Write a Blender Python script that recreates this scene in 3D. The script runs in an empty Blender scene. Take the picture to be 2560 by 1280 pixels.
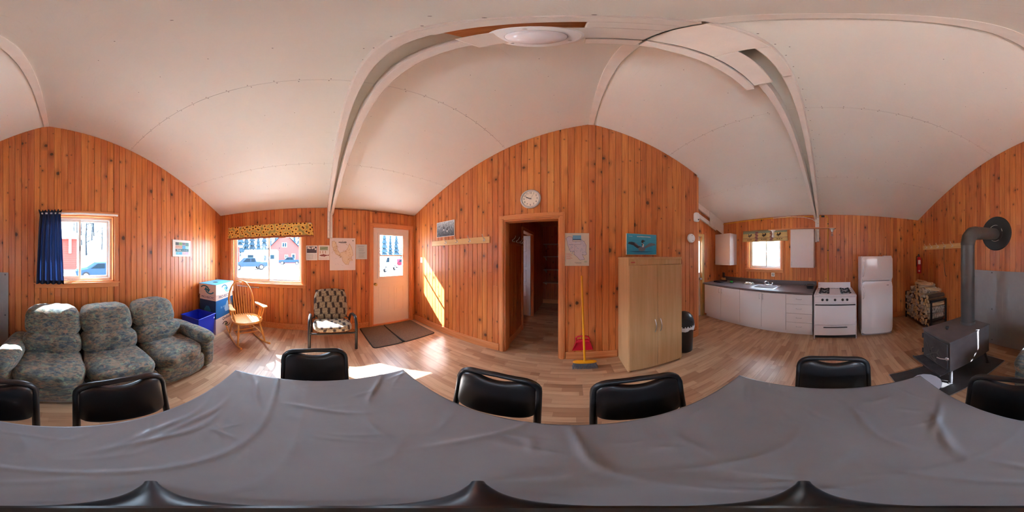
import bpy, bmesh, math, random
from math import sin, cos, pi, radians, sqrt, atan2, hypot
from mathutils import Vector, Matrix, noise as mnoise
random.seed(7)
SC = bpy.context.scene
COL = SC.collection

# ---------------------------------------------------------------- camera, sky, sun, exposure
EYE = 1.5
cam_data = bpy.data.cameras.new('camera')
cam_data.type = 'PANO'
try:
    cam_data.panorama_type = 'EQUIRECTANGULAR'
except Exception:
    pass
try:
    cam_data.cycles.panorama_type = 'EQUIRECTANGULAR'
except Exception:
    pass
cam_data.clip_start = 0.02
cam_data.clip_end = 400
cam = bpy.data.objects.new('camera', cam_data)
COL.objects.link(cam)
cam.location = (0, 0, EYE)
cam.rotation_euler = (radians(90), 0, radians(22))
SC.camera = cam

SUN_EL = radians(38)
SUN_TO = Vector((-0.773 * cos(SUN_EL), -0.634 * cos(SUN_EL), sin(SUN_EL)))
sun_data = bpy.data.lights.new('sun', 'SUN')
sun_data.energy = 3.2
sun_data.angle = radians(0.53)
sun_data.color = (0.97, 0.98, 1.0)
sun = bpy.data.objects.new('sun', sun_data)
COL.objects.link(sun)
sun.rotation_euler = (-SUN_TO).to_track_quat('-Z', 'Y').to_euler()
sun.location = SUN_TO * 40

world = bpy.data.worlds.new('world')
SC.world = world
world.use_nodes = True
wn = world.node_tree
wn.nodes.clear()
wo = wn.nodes.new('ShaderNodeOutputWorld')
wb = wn.nodes.new('ShaderNodeBackground')
wb.inputs['Color'].default_value = (0.66, 0.83, 1.0, 1)
wb.inputs['Strength'].default_value = 1.4
wn.links.new(wb.outputs[0], wo.inputs[0])

def portal(loc, rot, sx, sy):
    d = bpy.data.lights.new('window_portal', 'AREA')
    d.shape = 'RECTANGLE'; d.size = sx; d.size_y = sy
    d.cycles.is_portal = True
    o = bpy.data.objects.new('window_portal', d); COL.objects.link(o)
    o.location = loc; o.rotation_euler = rot
portal((-3.2, -1.05, 1.45), (0, radians(-90), 0), 1.0, 1.5)
portal((-3.2, 1.49, 1.5), (0, radians(-90), 0), 0.85, 0.56)
portal((3.67, 1.53, 1.55), (0, radians(90), 0), 0.75, 0.85)
portal((-0.2, -2.24, 1.59), (radians(90), 0, 0), 1.0, 0.95)

vs = SC.view_settings
SC.display_settings.display_device = 'sRGB'
vs.view_transform = 'Standard'
vs.look = 'None'
vs.exposure = 4.42
vs.gamma = 1.0
vs.use_curve_mapping = False
try:
    SC.cycles.max_bounces = 9
    SC.cycles.diffuse_bounces = 6
    SC.cycles.glossy_bounces = 3
    SC.cycles.transmission_bounces = 6
    SC.cycles.transparent_max_bounces = 12
    SC.cycles.sample_clamp_indirect = 6.0
    SC.cycles.use_adaptive_sampling = True
    SC.cycles.adaptive_threshold = 0.2
    SC.cycles.use_light_tree = False
    SC.cycles.caustics_reflective = False
    SC.cycles.caustics_refractive = False
except Exception:
    pass

# ---------------------------------------------------------------- node helpers and materials
class NT:
    def __init__(self, name):
        self.m = bpy.data.materials.new(name)
        self.m.use_nodes = True
        self.t = self.m.node_tree
        self.t.nodes.clear()
        self.out = self.t.nodes.new('ShaderNodeOutputMaterial')
    def n(self, typ, ins=None, **props):
        nd = self.t.nodes.new('ShaderNode' + typ)
        for k, v in props.items():
            setattr(nd, k, v)
        for k, v in (ins or {}).items():
            self.set(nd, k, v)
        return nd
    def set(self, nd, k, v):
        s = nd.inputs[k]
        if isinstance(v, bpy.types.NodeSocket):
            self.t.links.new(v, s)
        elif isinstance(v, (tuple, list)) and len(v) == 3 and s.type == 'RGBA':
            s.default_value = (*v, 1)
        else:
            s.default_value = v
    def math(self, op, a, b=0.0, c=None, clamp=False):
        nd = self.n('Math', operation=op, use_clamp=clamp)
        self.set(nd, 0, a); self.set(nd, 1, b)
        if c is not None: self.set(nd, 2, c)
        return nd.outputs[0]
    def xyz(self, x=0.0, y=0.0, z=0.0):
        return self.n('CombineXYZ', {0: x, 1: y, 2: z}).outputs[0]
    def sep(self, v):
        return self.n('SeparateXYZ', {0: v}).outputs
    def mix(self, f, a, b, blend='MIX'):
        nd = self.n('Mix', data_type='RGBA', blend_type=blend)
        self.set(nd, 0, f); self.set(nd, 6, a); self.set(nd, 7, b)
        return nd.outputs[2]
    def ramp(self, f, stops, interp='LINEAR'):
        nd = self.n('ValToRGB', {0: f})
        cr = nd.color_ramp; cr.interpolation = interp
        while len(cr.elements) < len(stops): cr.elements.new(0.5)
        for e, (p, c) in zip(cr.elements, stops):
            e.position = p; e.color = (*c, 1) if len(c) == 3 else c
        return nd.outputs[0]
    def sstep(self, v, lo, hi):
        nd = self.n('MapRange', interpolation_type='SMOOTHSTEP')
        self.set(nd, 0, v); self.set(nd, 1, lo); self.set(nd, 2, hi)
        return nd.outputs[0]
    def noise(self, vec, scale, detail=3.0, rough=0.5):
        return self.n('TexNoise', {'Vector': vec, 'Scale': scale, 'Detail': detail, 'Roughness': rough})
    def bsdf(self, color, rough=0.5, metal=0.0, bump=None, bstr=0.3, bdist=0.01, **kw):
        p = self.n('BsdfPrincipled', {'Base Color': color, 'Roughness': rough, 'Metallic': metal})
        for k, v in kw.items():
            self.set(p, k, v)
        if bump is not None:
            b = self.n('Bump', {'Strength': bstr, 'Distance': bdist, 'Height': bump})
            self.t.links.new(b.outputs[0], p.inputs['Normal'])
        self.t.links.new(p.outputs[0], self.out.inputs[0])
        return p

def srgb(r, g, b):
    f = lambda c: (c / 255 / 12.92) if c / 255 <= 0.04045 else ((c / 255 + 0.055) / 1.055) ** 2.4
    return (f(r), f(g), f(b))

def pbr(name, col, rough=0.5, metal=0.0, var=0.0, vscale=8.0, bump=0.0, bscale=60.0, coat=0.0, **kw):
    t = NT(name)
    c = col
    obj = t.n('TexCoord').outputs['Object']
    if var > 0:
        nz = t.noise(obj, vscale, 4.0)
        lo = tuple(x * (1 - var) for x in col); hi = tuple(min(1, x * (1 + var)) for x in col)
        c = t.ramp(nz.outputs[0], [(0.3, lo), (0.7, hi)])
    bp = None
    if bump > 0:
        bp = t.noise(obj, bscale, 3.0).outputs[0]
    if coat: kw['Coat Weight'] = coat; kw.setdefault('Coat Roughness', 0.15)
    t.bsdf(c, rough, metal, bp, bump, 0.004, **kw)
    return t.m

def glass_mat(name, tint=(0.96, 0.98, 1.0)):
    t = NT(name)
    tr = t.n('BsdfTransparent', {'Color': tint})
    gl = t.n('BsdfGlossy', {'Color': (1, 1, 1), 'Roughness': 0.03})
    lw = t.n('LayerWeight', {'Blend': 0.5})
    f5 = t.math('MULTIPLY_ADD', t.math('POWER', lw.outputs['Facing'], 5.0), 0.45, 0.02)
    mx = t.n('MixShader', {0: f5, 1: tr.outputs[0], 2: gl.outputs[0]})
    t.t.links.new(mx.outputs[0], t.out.inputs[0])
    return t.m

def pine_mat(name, cols, knots=True, rough=0.38, tone=(0.86, 1.08)):
    """vertical pine boards, lacquered; knots scattered along each board"""
    t = NT(name)
    P = t.n('TexCoord').outputs['Object']
    x, y, z = t.sep(P)
    rnd = t.n('ObjectInfo').outputs['Random']
    zz = t.math('MULTIPLY_ADD', rnd, 37.0, z)
    xo = t.math('MULTIPLY_ADD', rnd, 11.0, x)
    warp = t.noise(t.xyz(xo, y, zz), 2.2, 2.0).outputs[0]
    xw = t.math('MULTIPLY_ADD', warp, 0.06, xo)
    g1 = t.noise(t.xyz(t.math('MULTIPLY', xw, 48.0), t.math('MULTIPLY', y, 48.0), t.math('MULTIPLY', zz, 1.3)), 1.0, 5.0, 0.6).outputs[0]
    big = t.noise(t.xyz(t.math('MULTIPLY', xo, 5.0), y, t.math('MULTIPLY', zz, 0.9)), 1.0, 2.0).outputs[0]
    g = t.math('MULTIPLY_ADD', big, 0.45, t.math('MULTIPLY', g1, 0.55))
    c = t.ramp(g, [(0.28, cols[0]), (0.48, cols[1]), (0.70, cols[2])])
    if knots:
        sx, sz = 9.0, 2.1
        sv = t.xyz(t.math('MULTIPLY', xo, sx), t.math('MULTIPLY', zz, sz), 0.0)
        vo = t.n('TexVoronoi', {'Vector': sv, 'Scale': 1.0, 'Randomness': 1.0}, voronoi_dimensions='2D', feature='F1')
        d = t.n('VectorMath', {0: sv, 1: vo.outputs['Position']}, operation='SUBTRACT').outputs[0]
        dx, dy, _ = t.sep(d)
        rr, gg, bb = t.n('SeparateColor', {0: vo.outputs['Color']}).outputs
        wv = t.noise(P, 60.0, 2.0).outputs[0]
        dl = t.n('VectorMath', {0: t.xyz(t.math('DIVIDE', dx, sx), t.math('MULTIPLY', t.math('DIVIDE', dy, sz), 0.8), 0.0)}, operation='LENGTH').outputs['Value']
        dl = t.math('MULTIPLY_ADD', t.math('SUBTRACT', wv, 0.5), 0.012, dl)
        rad = t.math('MULTIPLY_ADD', t.math('POWER', rr, 2.5), 0.024, 0.005)
        rad = t.math('MULTIPLY', rad, t.math('GREATER_THAN', gg, 0.45))
        core = t.sstep(dl, t.math('MULTIPLY', rad, 1.15), t.math('MULTIPLY', rad, 0.55))
        halo = t.sstep(dl, t.math('MULTIPLY', rad, 4.0), t.math('MULTIPLY', rad, 0.8))
        c = t.mix(t.math('MULTIPLY', halo, 0.5), c, (0.20, 0.050, 0.012))
        c = t.mix(t.math('MULTIPLY', core, 0.90), c, (0.045, 0.013, 0.006))
    v = t.math('MULTIPLY_ADD', rnd, tone[1] - tone[0], tone[0])
    c = t.n('HueSaturation', {'Hue': t.math('MULTIPLY_ADD', rnd, 0.012, 0.494), 'Saturation': 1.0, 'Value': v, 'Fac': 1.0, 'Color': c}).outputs[0]
    t.bsdf(c, rough, 0.0, g1, 0.06, 0.002, **{'Coat Weight': 0.12, 'Coat Roughness': 0.3})
    return t.m

def grain_mat(name, cols, axis='x', rough=0.4, scale=40.0, stretch=1.5, coat=0.0):
    """plain figured wood, grain along one local axis"""
    t = NT(name)
    x, y, z = t.sep(t.n('TexCoord').outputs['Object'])
    rnd = t.n('ObjectInfo').outputs['Random']
    k = {'x': (stretch, scale, scale), 'y': (scale, stretch, scale), 'z': (scale, scale, stretch)}[axis]
    o = t.math('MULTIPLY', rnd, 23.0)
    v = t.xyz(t.math('MULTIPLY_ADD', x, k[0], o), t.math('MULTIPLY_ADD', y, k[1], o), t.math('MULTIPLY_ADD', z, k[2], o))
    g = t.noise(v, 1.0, 5.0, 0.6).outputs[0]
    c = t.ramp(g, [(0.3, cols[0]), (0.7, cols[1])])
    t.bsdf(c, rough, 0.0, g, 0.05, 0.002, **({'Coat Weight': coat, 'Coat Roughness': 0.2} if coat else {}))
    return t.m

# ---------------------------------------------------------------- mesh builder
class MB:
    def __init__(self):
        self.v = []; self.f = []; self.mi = []
    def add(self, vs_, fs, m=0):
        o = len(self.v)
        self.v += [tuple(p) for p in vs_]
        for f in fs:
            self.f.append([i + o for i in f]); self.mi.append(m)
        return self
    def box(self, x0, x1, y0, y1, z0, z1, m=0):
        x0, x1 = min(x0, x1), max(x0, x1); y0, y1 = min(y0, y1), max(y0, y1); z0, z1 = min(z0, z1), max(z0, z1)
        return self.add([(x0, y0, z0), (x1, y0, z0), (x1, y1, z0), (x0, y1, z0), (x0, y0, z1), (x1, y0, z1), (x1, y1, z1), (x0, y1, z1)],
                        [(0, 3, 2, 1), (4, 5, 6, 7), (0, 1, 5, 4), (1, 2, 6, 5), (2, 3, 7, 6), (3, 0, 4, 7)], m)
    def obox(self, c, ax, ay, az, m=0):
        """box from a centre and three half-axis vectors"""
        c, ax, ay, az = map(Vector, (c, ax, ay, az))
        vs_ = [c + sx * ax + sy * ay + sz * az for sz in (-1, 1) for sx, sy in ((-1, -1), (1, -1), (1, 1), (-1, 1))]
        return self.add(vs_, [(0, 3, 2, 1), (4, 5, 6, 7), (0, 1, 5, 4), (1, 2, 6, 5), (2, 3, 7, 6), (3, 0, 4, 7)], m)
    def prism(self, poly, a, b, plane='xz', m=0):
        """polygon extruded from a to b along the axis normal to its plane"""
        n = len(poly)
        def P(p, h):
            return (p[0], h, p[1]) if plane == 'xz' else ((p[0], p[1], h) if plane == 'xy' else (h, p[0], p[1]))
        vs_ = [P(p, a) for p in poly] + [P(p, b) for p in poly]
        fs = [list(range(n)), list(range(2 * n - 1, n - 1, -1))]
        fs += [(i, i + n, (i + 1) % n + n, (i + 1) % n) for i in range(n)]
        return self.add(vs_, fs, m)
    def tube(self, pts, r, seg=10, closed=False, m=0, flat=None):
        pts = [Vector(p) for p in pts]; n = len(pts)
        rs = r if isinstance(r, (list, tuple)) else [r] * n
        up = None; rings = []
        for i in range(n):
            if closed: d = pts[(i + 1) % n] - pts[i - 1]
            else: d = pts[min(i + 1, n - 1)] - pts[max(i - 1, 0)]
            d.normalize()
            if up is None:
                up = Vector((0, 0, 1)) if abs(d.z) < 0.9 else Vector((1, 0, 0))
            s = d.cross(up); s.normalize(); up2 = s.cross(d); up2.normalize(); up = up2
            k = flat or 1.0
            rings.append([pts[i] + (s * cos(2 * pi * j / seg) * k + up2 * sin(2 * pi * j / seg)) * rs[i] for j in range(seg)])
        vs_ = [p for rg in rings for p in rg]; fs = []
        for i in range(n if closed else n - 1):
            a, b = i * seg, ((i + 1) % n) * seg
            for j in range(seg):
                k2 = (j + 1) % seg
                fs.append((a + j, a + k2, b + k2, b + j))
        if not closed:
            fs.append(list(range(seg - 1, -1, -1))); fs.append([(n - 1) * seg + j for j in range(seg)])
        return self.add(vs_, fs, m)
    def lathe(self, prof, seg=24, c=(0, 0, 0), axis='z', m=0):
        vs_ = []; fs = []; n = len(prof)
        for (r, h) in prof:
            r = max(r, 1e-4)
            for j in range(seg):
                a = 2 * pi * j / seg; p = (r * cos(a), r * sin(a), h)
                if axis == 'y': p = (p[0], p[2], p[1])
                elif axis == 'x': p = (p[2], p[0], p[1])
                vs_.append((p[0] + c[0], p[1] + c[1], p[2] + c[2]))
        for i in range(n - 1):
            for j in range(seg):
                k = (j + 1) % seg
                q = (i * seg + j, i * seg + k, (i + 1) * seg + k, (i + 1) * seg + j)
                fs.append(q[::-1] if axis == 'y' else q)
        e = list(range(seg)); t_ = [(n - 1) * seg + j for j in range(seg)]
        if axis == 'y': fs += [e, t_[::-1]]
        else: fs += [e[::-1], t_]
        return self.add(vs_, fs, m)
    def turned(self, a, b, prof, seg=10, m=0):
        """turned spindle from a to b; prof = [(t, radius)]"""
        a, b = Vector(a), Vector(b)
        return self.tube([a.lerp(b, t) for t, _ in prof], [r for _, r in prof], seg, m=m)
    def pillow(self, c, a, b, h, n=4.0, k=12, disp=0.0, dsc=6.0, seed=0.0, m=0, fn=None):
        """rounded cushion: half sizes a, b, h"""
        for ax in range(3):
            for sg in (-1, 1):
                vs_ = []
                for i in range(k + 1):
                    for j in range(k + 1):
                        s = math.tan((2 * i / k - 1) * pi / 4); t_ = math.tan((2 * j / k - 1) * pi / 4)
                        p = [0, 0, 0]; p[ax] = sg; p[(ax + 1) % 3] = s; p[(ax + 2) % 3] = t_ * sg
                        L = (abs(p[0]) ** n + abs(p[1]) ** n + abs(p[2]) ** n) ** (1 / n)
                        q = Vector((p[0] / L * a, p[1] / L * b, p[2] / L * h))
                        if fn: q = fn(q)
                        if disp:
                            d = mnoise.noise(Vector((q.x * dsc + seed, q.y * dsc, q.z * dsc)))
                            q += q.normalized() * disp * d
                        vs_.append((q.x + c[0], q.y + c[1], q.z + c[2]))
                fs = [(i * (k + 1) + j, (i + 1) * (k + 1) + j, (i + 1) * (k + 1) + j + 1, i * (k + 1) + j + 1) for i in range(k) for j in range(k)]
                self.add(vs_, fs, m)
        return self
    def sheet(self, fn, nu, nv, th=0.0, m=0):
        """surface fn(s,t) -> point, s,t in 0..1, doubled with thickness when th"""
        vs_ = [Vector(fn(i / nu, j / nv)) for i in range(nu + 1) for j in range(nv + 1)]
        fs = [(i * (nv + 1) + j, (i + 1) * (nv + 1) + j, (i + 1) * (nv + 1) + j + 1, i * (nv + 1) + j + 1) for i in range(nu) for j in range(nv)]
        return self.add(vs_, fs, m)
    def build(self, name, mats, parent=None, smooth=None, bevel=0.0, bseg=2, loc=(0, 0, 0), rot=(0, 0, 0), weld=False, solid=0.0):
        me = bpy.data.meshes.new(name)
        me.from_pydata(self.v, [], self.f)
        if not isinstance(mats, (list, tuple)): mats = [mats]
        for m_ in mats: me.materials.append(m_)
        if len(mats) > 1: me.polygons.foreach_set('material_index', self.mi)
        if weld:
            bm = bmesh.new(); bm.from_mesh(me); bmesh.ops.remove_doubles(bm, verts=bm.verts, dist=1e-5)
            bmesh.ops.recalc_face_normals(bm, faces=bm.faces)
            bm.to_mesh(me); bm.free()
        if smooth is not None:
            me.polygons.foreach_set('use_smooth', [True] * len(me.polygons))
            me.set_sharp_from_angle(angle=radians(smooth))
        me.update()
        o = bpy.data.objects.new(name, me); COL.objects.link(o)
        o.location = loc; o.rotation_euler = rot
        if parent is not None: o.parent = parent
        if bevel:
            b = o.modifiers.new('bevel', 'BEVEL'); b.width = bevel; b.segments = bseg; b.limit_method = 'ANGLE'; b.angle_limit = radians(40)
        if solid:
            s = o.modifiers.new('solidify', 'SOLIDIFY'); s.thickness = solid; s.offset = 0
        return o

def tag(o, label, cat, group=None):
    o['label'] = label; o['category'] = cat
    if group: o['group'] = group
    return o
def thing(name, label, cat, loc=(0, 0, 0), rz=0.0, group=None):
    o = bpy.data.objects.new(name, None); COL.objects.link(o)
    o.empty_display_size = 0.1
    o.location = loc; o.rotation_euler = (0, 0, radians(rz))
    return tag(o, label, cat, group)
def struct(o):
    o['kind'] = 'structure'; return o
def sgroup(name, loc=(0, 0, 0), rz=0.0):
    o = bpy.data.objects.new(name, None); COL.objects.link(o); o.empty_display_size = 0.1
    o.location = loc; o.rotation_euler = (0, 0, radians(rz)); o['kind'] = 'structure'
    return o
def copy_tree(o, parent=None):
    c = o.copy(); COL.objects.link(c); c.parent = parent
    for ch in list(o.children): copy_tree(ch, c)
    return c
def text(parent, name, s, size, mat_, x, y, z, align='CENTER', th=0.0006, sx=1.0, rot=0.0, rz=0.0):
    """lettering that stands on the local x/z plane and faces -y"""
    cu = bpy.data.curves.new('lettering', 'FONT'); cu.body = s; cu.size = size; cu.align_x = align; cu.align_y = 'CENTER'; cu.extrude = th
    tmp = bpy.data.objects.new('tmp', cu); COL.objects.link(tmp)
    dg = bpy.context.evaluated_depsgraph_get()
    me = bpy.data.meshes.new_from_object(tmp.evaluated_get(dg))
    bpy.data.objects.remove(tmp); bpy.data.curves.remove(cu)
    me.materials.clear(); me.materials.append(mat_)
    o = bpy.data.objects.new(name, me); COL.objects.link(o)
    o.location = (x, y, z); o.rotation_euler = (radians(90), rot, rz); o.scale = (sx, 1, 1)
    if parent: o.parent = parent
    return o
def poly(parent, name, pts, y, mat_, th=0.0008):
    return MB().prism(pts, y - th, y + th, 'xz').build(name, mat_, parent)
def ribbon(mb, pts, w, y, th=0.0006, m=0):
    """a drawn line on an x/z plane"""
    for (x0, z0), (x1, z1) in zip(pts[:-1], pts[1:]):
        d = Vector((x1 - x0, z1 - z0)); L = d.length
        if L < 1e-6: continue
        d /= L; n = Vector((-d.y, d.x)) * w / 2; d = d * w * 0.3
        mb.prism([(x0 - d.x - n.x, z0 - d.y - n.y), (x1 + d.x - n.x, z1 + d.y - n.y), (x1 + d.x + n.x, z1 + d.y + n.y), (x0 - d.x + n.x, z0 - d.y + n.y)], y - th, y + th, 'xz', m)
def arc(cx, cz, r, a0, a1, n):
    return [(cx + r * cos(radians(a0 + (a1 - a0) * i / n)), cz + r * sin(radians(a0 + (a1 - a0) * i / n))) for i in range(n + 1)]

# ---------------------------------------------------------------- room constants (x east, y north, floor at 0)
XW, XE, YN, YS = -3.08, 3.55, 2.07, -2.12
RIDGE_X, RIDGE_Z, SLOPE = 0.21, 3.67, 0.375
YB = 2.80            # back wall of the kitchen nook
def zc(x): return RIDGE_Z - SLOPE * abs(x - RIDGE_X)

PINE = pine_mat('lacquered_pine', [srgb(162, 82, 37), srgb(209, 120, 61), srgb(229, 153, 88)])
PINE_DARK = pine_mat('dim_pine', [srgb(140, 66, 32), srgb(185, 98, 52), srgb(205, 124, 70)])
TRIM = grain_mat('pine_trim', [srgb(204, 122, 70), srgb(230, 158, 102)], 'x', 0.35)
TRIMZ = grain_mat('pine_trim_upright', [srgb(204, 122, 70), srgb(230, 158, 102)], 'z', 0.35)
PALE_WOOD = grain_mat('pale_pine', [srgb(214, 166, 104), srgb(232, 190, 130)], 'x', 0.45)
WHITE = pbr('white_paint', srgb(226, 222, 216), 0.5)
WHITE_VINYL = pbr('white_vinyl', srgb(232, 234, 236), 0.4)
BLACK = pbr('black_plastic', (0.012, 0.012, 0.014), 0.35)
BLACK_METAL = pbr('black_metal', (0.015, 0.015, 0.017), 0.38)
CHROME = pbr('chrome', (0.75, 0.75, 0.76), 0.15, 1.0)
STEEL = pbr('brushed_steel', (0.55, 0.55, 0.56), 0.32, 1.0)
BRASS = pbr('brass', (0.72, 0.50, 0.18), 0.28, 1.0)
PANE = glass_mat('window_glass')
INK = pbr('black_ink', (0.03, 0.03, 0.035), 0.6)
DARK_GREY = pbr('dark_grey', (0.10, 0.10, 0.11), 0.6)
PAPER = pbr('white_paper', srgb(236, 228, 222), 0.7)
CEIL = None
# ---------------------------------------------------------------- ceiling
def ceil_material():
    t = NT('painted_plywood')
    P = t.n('TexCoord').outputs['Object']
    x, y, z = t.sep(P)
    rnd = t.n('ObjectInfo').outputs['Random']
    v = t.xyz(t.math('MULTIPLY_ADD', x, 90.0, t.math('MULTIPLY', rnd, 40.0)), t.math('MULTIPLY', y, 4.0), t.math('MULTIPLY', z, 90.0))
    g = t.noise(v, 1.0, 5.0, 0.65).outputs[0]
    b = t.noise(P, 1.7, 3.0).outputs[0]
    c = t.mix(b, srgb(228, 227, 219), srgb(238, 237, 230))
    c = t.mix(t.math('MULTIPLY', t.sstep(g, 0.62, 0.75), 0.25), c, srgb(196, 188, 176))
    t.bsdf(c, 0.5, 0.0, g, 0.25, 0.003)
    return t.m
CEIL = ceil_material()
CREAM = pbr('cream_gloss_paint', srgb(236, 230, 222), 0.35, var=0.04, bump=0.15, bscale=45)
def rough_paint():
    t = NT('rough_cream_paint')
    P = t.n('TexCoord').outputs['Object']
    g = t.noise(P, 110.0, 4.0, 0.7).outputs[0]
    t.bsdf(srgb(236, 229, 222), 0.42, 0.0, g, 0.8, 0.006)
    return t.m
ROUGH_CREAM = rough_paint()
NAIL = pbr('nail_head', (0.16, 0.14, 0.12), 0.6)

ceiling = sgroup('ceiling')
ca = math.atan(SLOPE); cc, cs = cos(ca), sin(ca)
nails = MB()
seam_joint = 0.0025
for side in (-1, 1):
    xe = XW if side < 0 else XE
    L = abs(xe - RIDGE_X) / cc + 0.06
    cuts = [0.0, 1.215, 2.43, L]
    ys = [YS - 0.05, 0.222, YB + 0.05]
    def pt(d, y, h=0.0):
        # d along the slope from the ridge, h below the surface (towards the room)
        return (RIDGE_X + side * d * cc - side * h * cs, y, RIDGE_Z - d * cs - h * cc)
    for i in range(3):
        for j in range(2):
            d0, d1 = cuts[i] + seam_joint / 2, cuts[i + 1] - seam_joint / 2
            y0, y1 = ys[j] + (0.001 if j else 0), ys[j + 1] - 0.001
            vs_ = [pt(d, y, h) for h in (-0.012, 0.0) for d, y in ((d0, y0), (d1, y0), (d1, y1), (d0, y1))]
            MB().add(vs_, [(0, 1, 2, 3), (7, 6, 5, 4), (0, 4, 5, 1), (1, 5, 6, 2), (2, 6, 7, 3), (3, 7, 4, 0)]).build('ceiling_sheet', CEIL, ceiling, weld=True)
    # nail rows along seams, mid-sheet rows and beside the arch
    def nail(d, y, r=0.0042):
        c0 = Vector(pt(d, y, 0.0008)); e1 = Vector((side * cc, 0, -cs)); e2 = Vector((0, 1, 0))
        nails.add([c0 + (e1 * cos(a) + e2 * sin(a)) * r for a in [k * pi / 3 for k in range(6)]], [range(6)])
    for d in (1.215, 2.43):
        y = YS + 0.1
        while y < YB - 0.1:
            for o in (-0.012, 0.012): nail(d + o + random.uniform(-.004, .004), y + random.uniform(-.02, .02))
            y += 0.16
    for d in (0.4, 0.81, 1.62, 2.03, 2.85, 3.25):
        y = YS + 0.15
        while y < YB - 0.1:
            if random.random() < .8: nail(d + random.uniform(-.01, .01), y + random.uniform(-.03, .03), 0.0035)
            y += 0.30
    d = 0.2
    while d < L - 0.2:
        nail(d, 0.19); d += 0.15
nl = nails.build('nail_heads', NAIL, ceiling); nl['kind'] = 'stuff'
# roof deck above the sheets, keeps daylight out
for side in (-1, 1):
    xe = (XW - 0.45) if side < 0 else (XE + 0.45)
    x0 = RIDGE_X
    MB().add([(x0, YS - .5, RIDGE_Z + .03), (xe, YS - .5, RIDGE_Z + .03 - SLOPE * abs(xe - x0)), (xe, 5.6, RIDGE_Z + .03 - SLOPE * abs(xe - x0)), (x0, 5.6, RIDGE_Z + .03),
              (x0, YS - .5, RIDGE_Z + .15), (xe, YS - .5, RIDGE_Z + .15 - SLOPE * abs(xe - x0)), (xe, 5.6, RIDGE_Z + .15 - SLOPE * abs(xe - x0)), (x0, 5.6, RIDGE_Z + .15)],
             [(0, 1, 2, 3), (7, 6, 5, 4), (0, 4, 5, 1), (1, 5, 6, 2), (2, 6, 7, 3), (3, 7, 4, 0)]).build('roof_deck', DARK_GREY, ceiling, weld=True)
# ridge batten, in two runs either side of the arch
for y0, y1 in ((YS + 0.02, 0.2), (0.43, YN - 0.02)):
    MB().prism([(RIDGE_X - .034, RIDGE_Z - .032), (RIDGE_X + .034, RIDGE_Z - .032), (RIDGE_X + .034, RIDGE_Z - .005), (RIDGE_X - .034, RIDGE_Z - .005)], y0, y1, 'xz').build('ridge_batten', CREAM, ceiling, bevel=0.003)

# ---------------------------------------------------------------- roof arch: paired rafters, crown plates
truss = sgroup('beam_1')
def rafter(name, xa, xb, ya0, ya1, yb0, yb1, h0, h1, m, drop_end=None):
    """straight member under the ceiling from x=xa to xb; y span (ya0,ya1)->(yb0,yb1); h0..h1 below the ceiling"""
    vs_ = []
    for x, y0, y1 in ((xa, ya0, ya1), (xb, yb0, yb1)):
        for y, h in ((y0, h0), (y1, h0), (y1, h1), (y0, h1)):
            vs_.append((x, y, zc(x) - h))
    return MB().add(vs_, [(0, 1, 2, 3), (7, 6, 5, 4), (0, 4, 5, 1), (1, 5, 6, 2), (2, 6, 7, 3), (3, 7, 4, 0)]).build(name, m, truss, bevel=0.004, weld=True)
rafter('rafter', XW + .01, RIDGE_X - .01, .165, .215, .20, .262, -.005, .135, ROUGH_CREAM)
rafter('rafter', XW + .01, RIDGE_X - .01, .225, .275, .385, .448, -.005, .150, ROUGH_CREAM)
rafter('rafter', RIDGE_X + .01, XE - .01, .20, .262, .245, .29, -.005, .135, CREAM)
rafter('rafter', RIDGE_X + .01, XE - .01, .40, .462, .30, .345, -.005, .150, ROUGH_CREAM)
# crown: soffit boards with an open slot, side plates
def crown_box(name, xa, xb, y0, y1, h0, h1, m=CREAM):
    return rafter(name, xa, xb, y0, y1, y0, y1, h0, h1, m)
crown_box('soffit_board', RIDGE_X + .005, .52, .205, .455, .137, .162)
crown_box('soffit_board', .52, .90, .33, .455, .152, .175)
crown_box('soffit_board', .52, .86, .20, .262, .137, .160)
crown_box('soffit_board', -.30, RIDGE_X - .005, .205, .262, .137, .162)
crown_box('soffit_board', -.30, RIDGE_X - .005, .33, .455, .152, .178)
crown_box('soffit_board', .02, RIDGE_X - .005, .262, .33, .137, .162)
crown_box('side_plate', RIDGE_X + .005, .92, .463, .522, .03, .205)
crown_box('side_plate', .03, RIDGE_X - .005, .463, .522, .03, .205)
crown_box('blocking', -.28, RIDGE_X - .02, .262, .385, .02, .10, TRIM)
# feet: short posts that run down the wall below the eaves
def foot(x0, x1, y0, y1, z0, z1):
    MB().box(x0, x1, y0, y1, z0, z1).build('post_foot', CREAM, truss, bevel=0.003)
foot(XW + .012, XW + .10, .165, .205, 1.83, 2.41)
foot(XW + .012, XW + .075, .212, .258, 1.84, 2.41)
foot(XE - .10, XE - .012, .245, .285, 1.81, 2.40)
foot(XE - .075, XE - .012, .292, .328, 1.80, 2.40)
for (x, y, z) in ((XW + .105, .185, 2.15), (XW + .105, .185, 1.98), (XE - .105, .265, 2.02), (XE - .105, .265, 2.2)):
    MB().lathe([(.008, -.004), (.008, .004), (.003, .006)], 8, (x, y, z), 'x').build('bolt', STEEL, truss)
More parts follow.
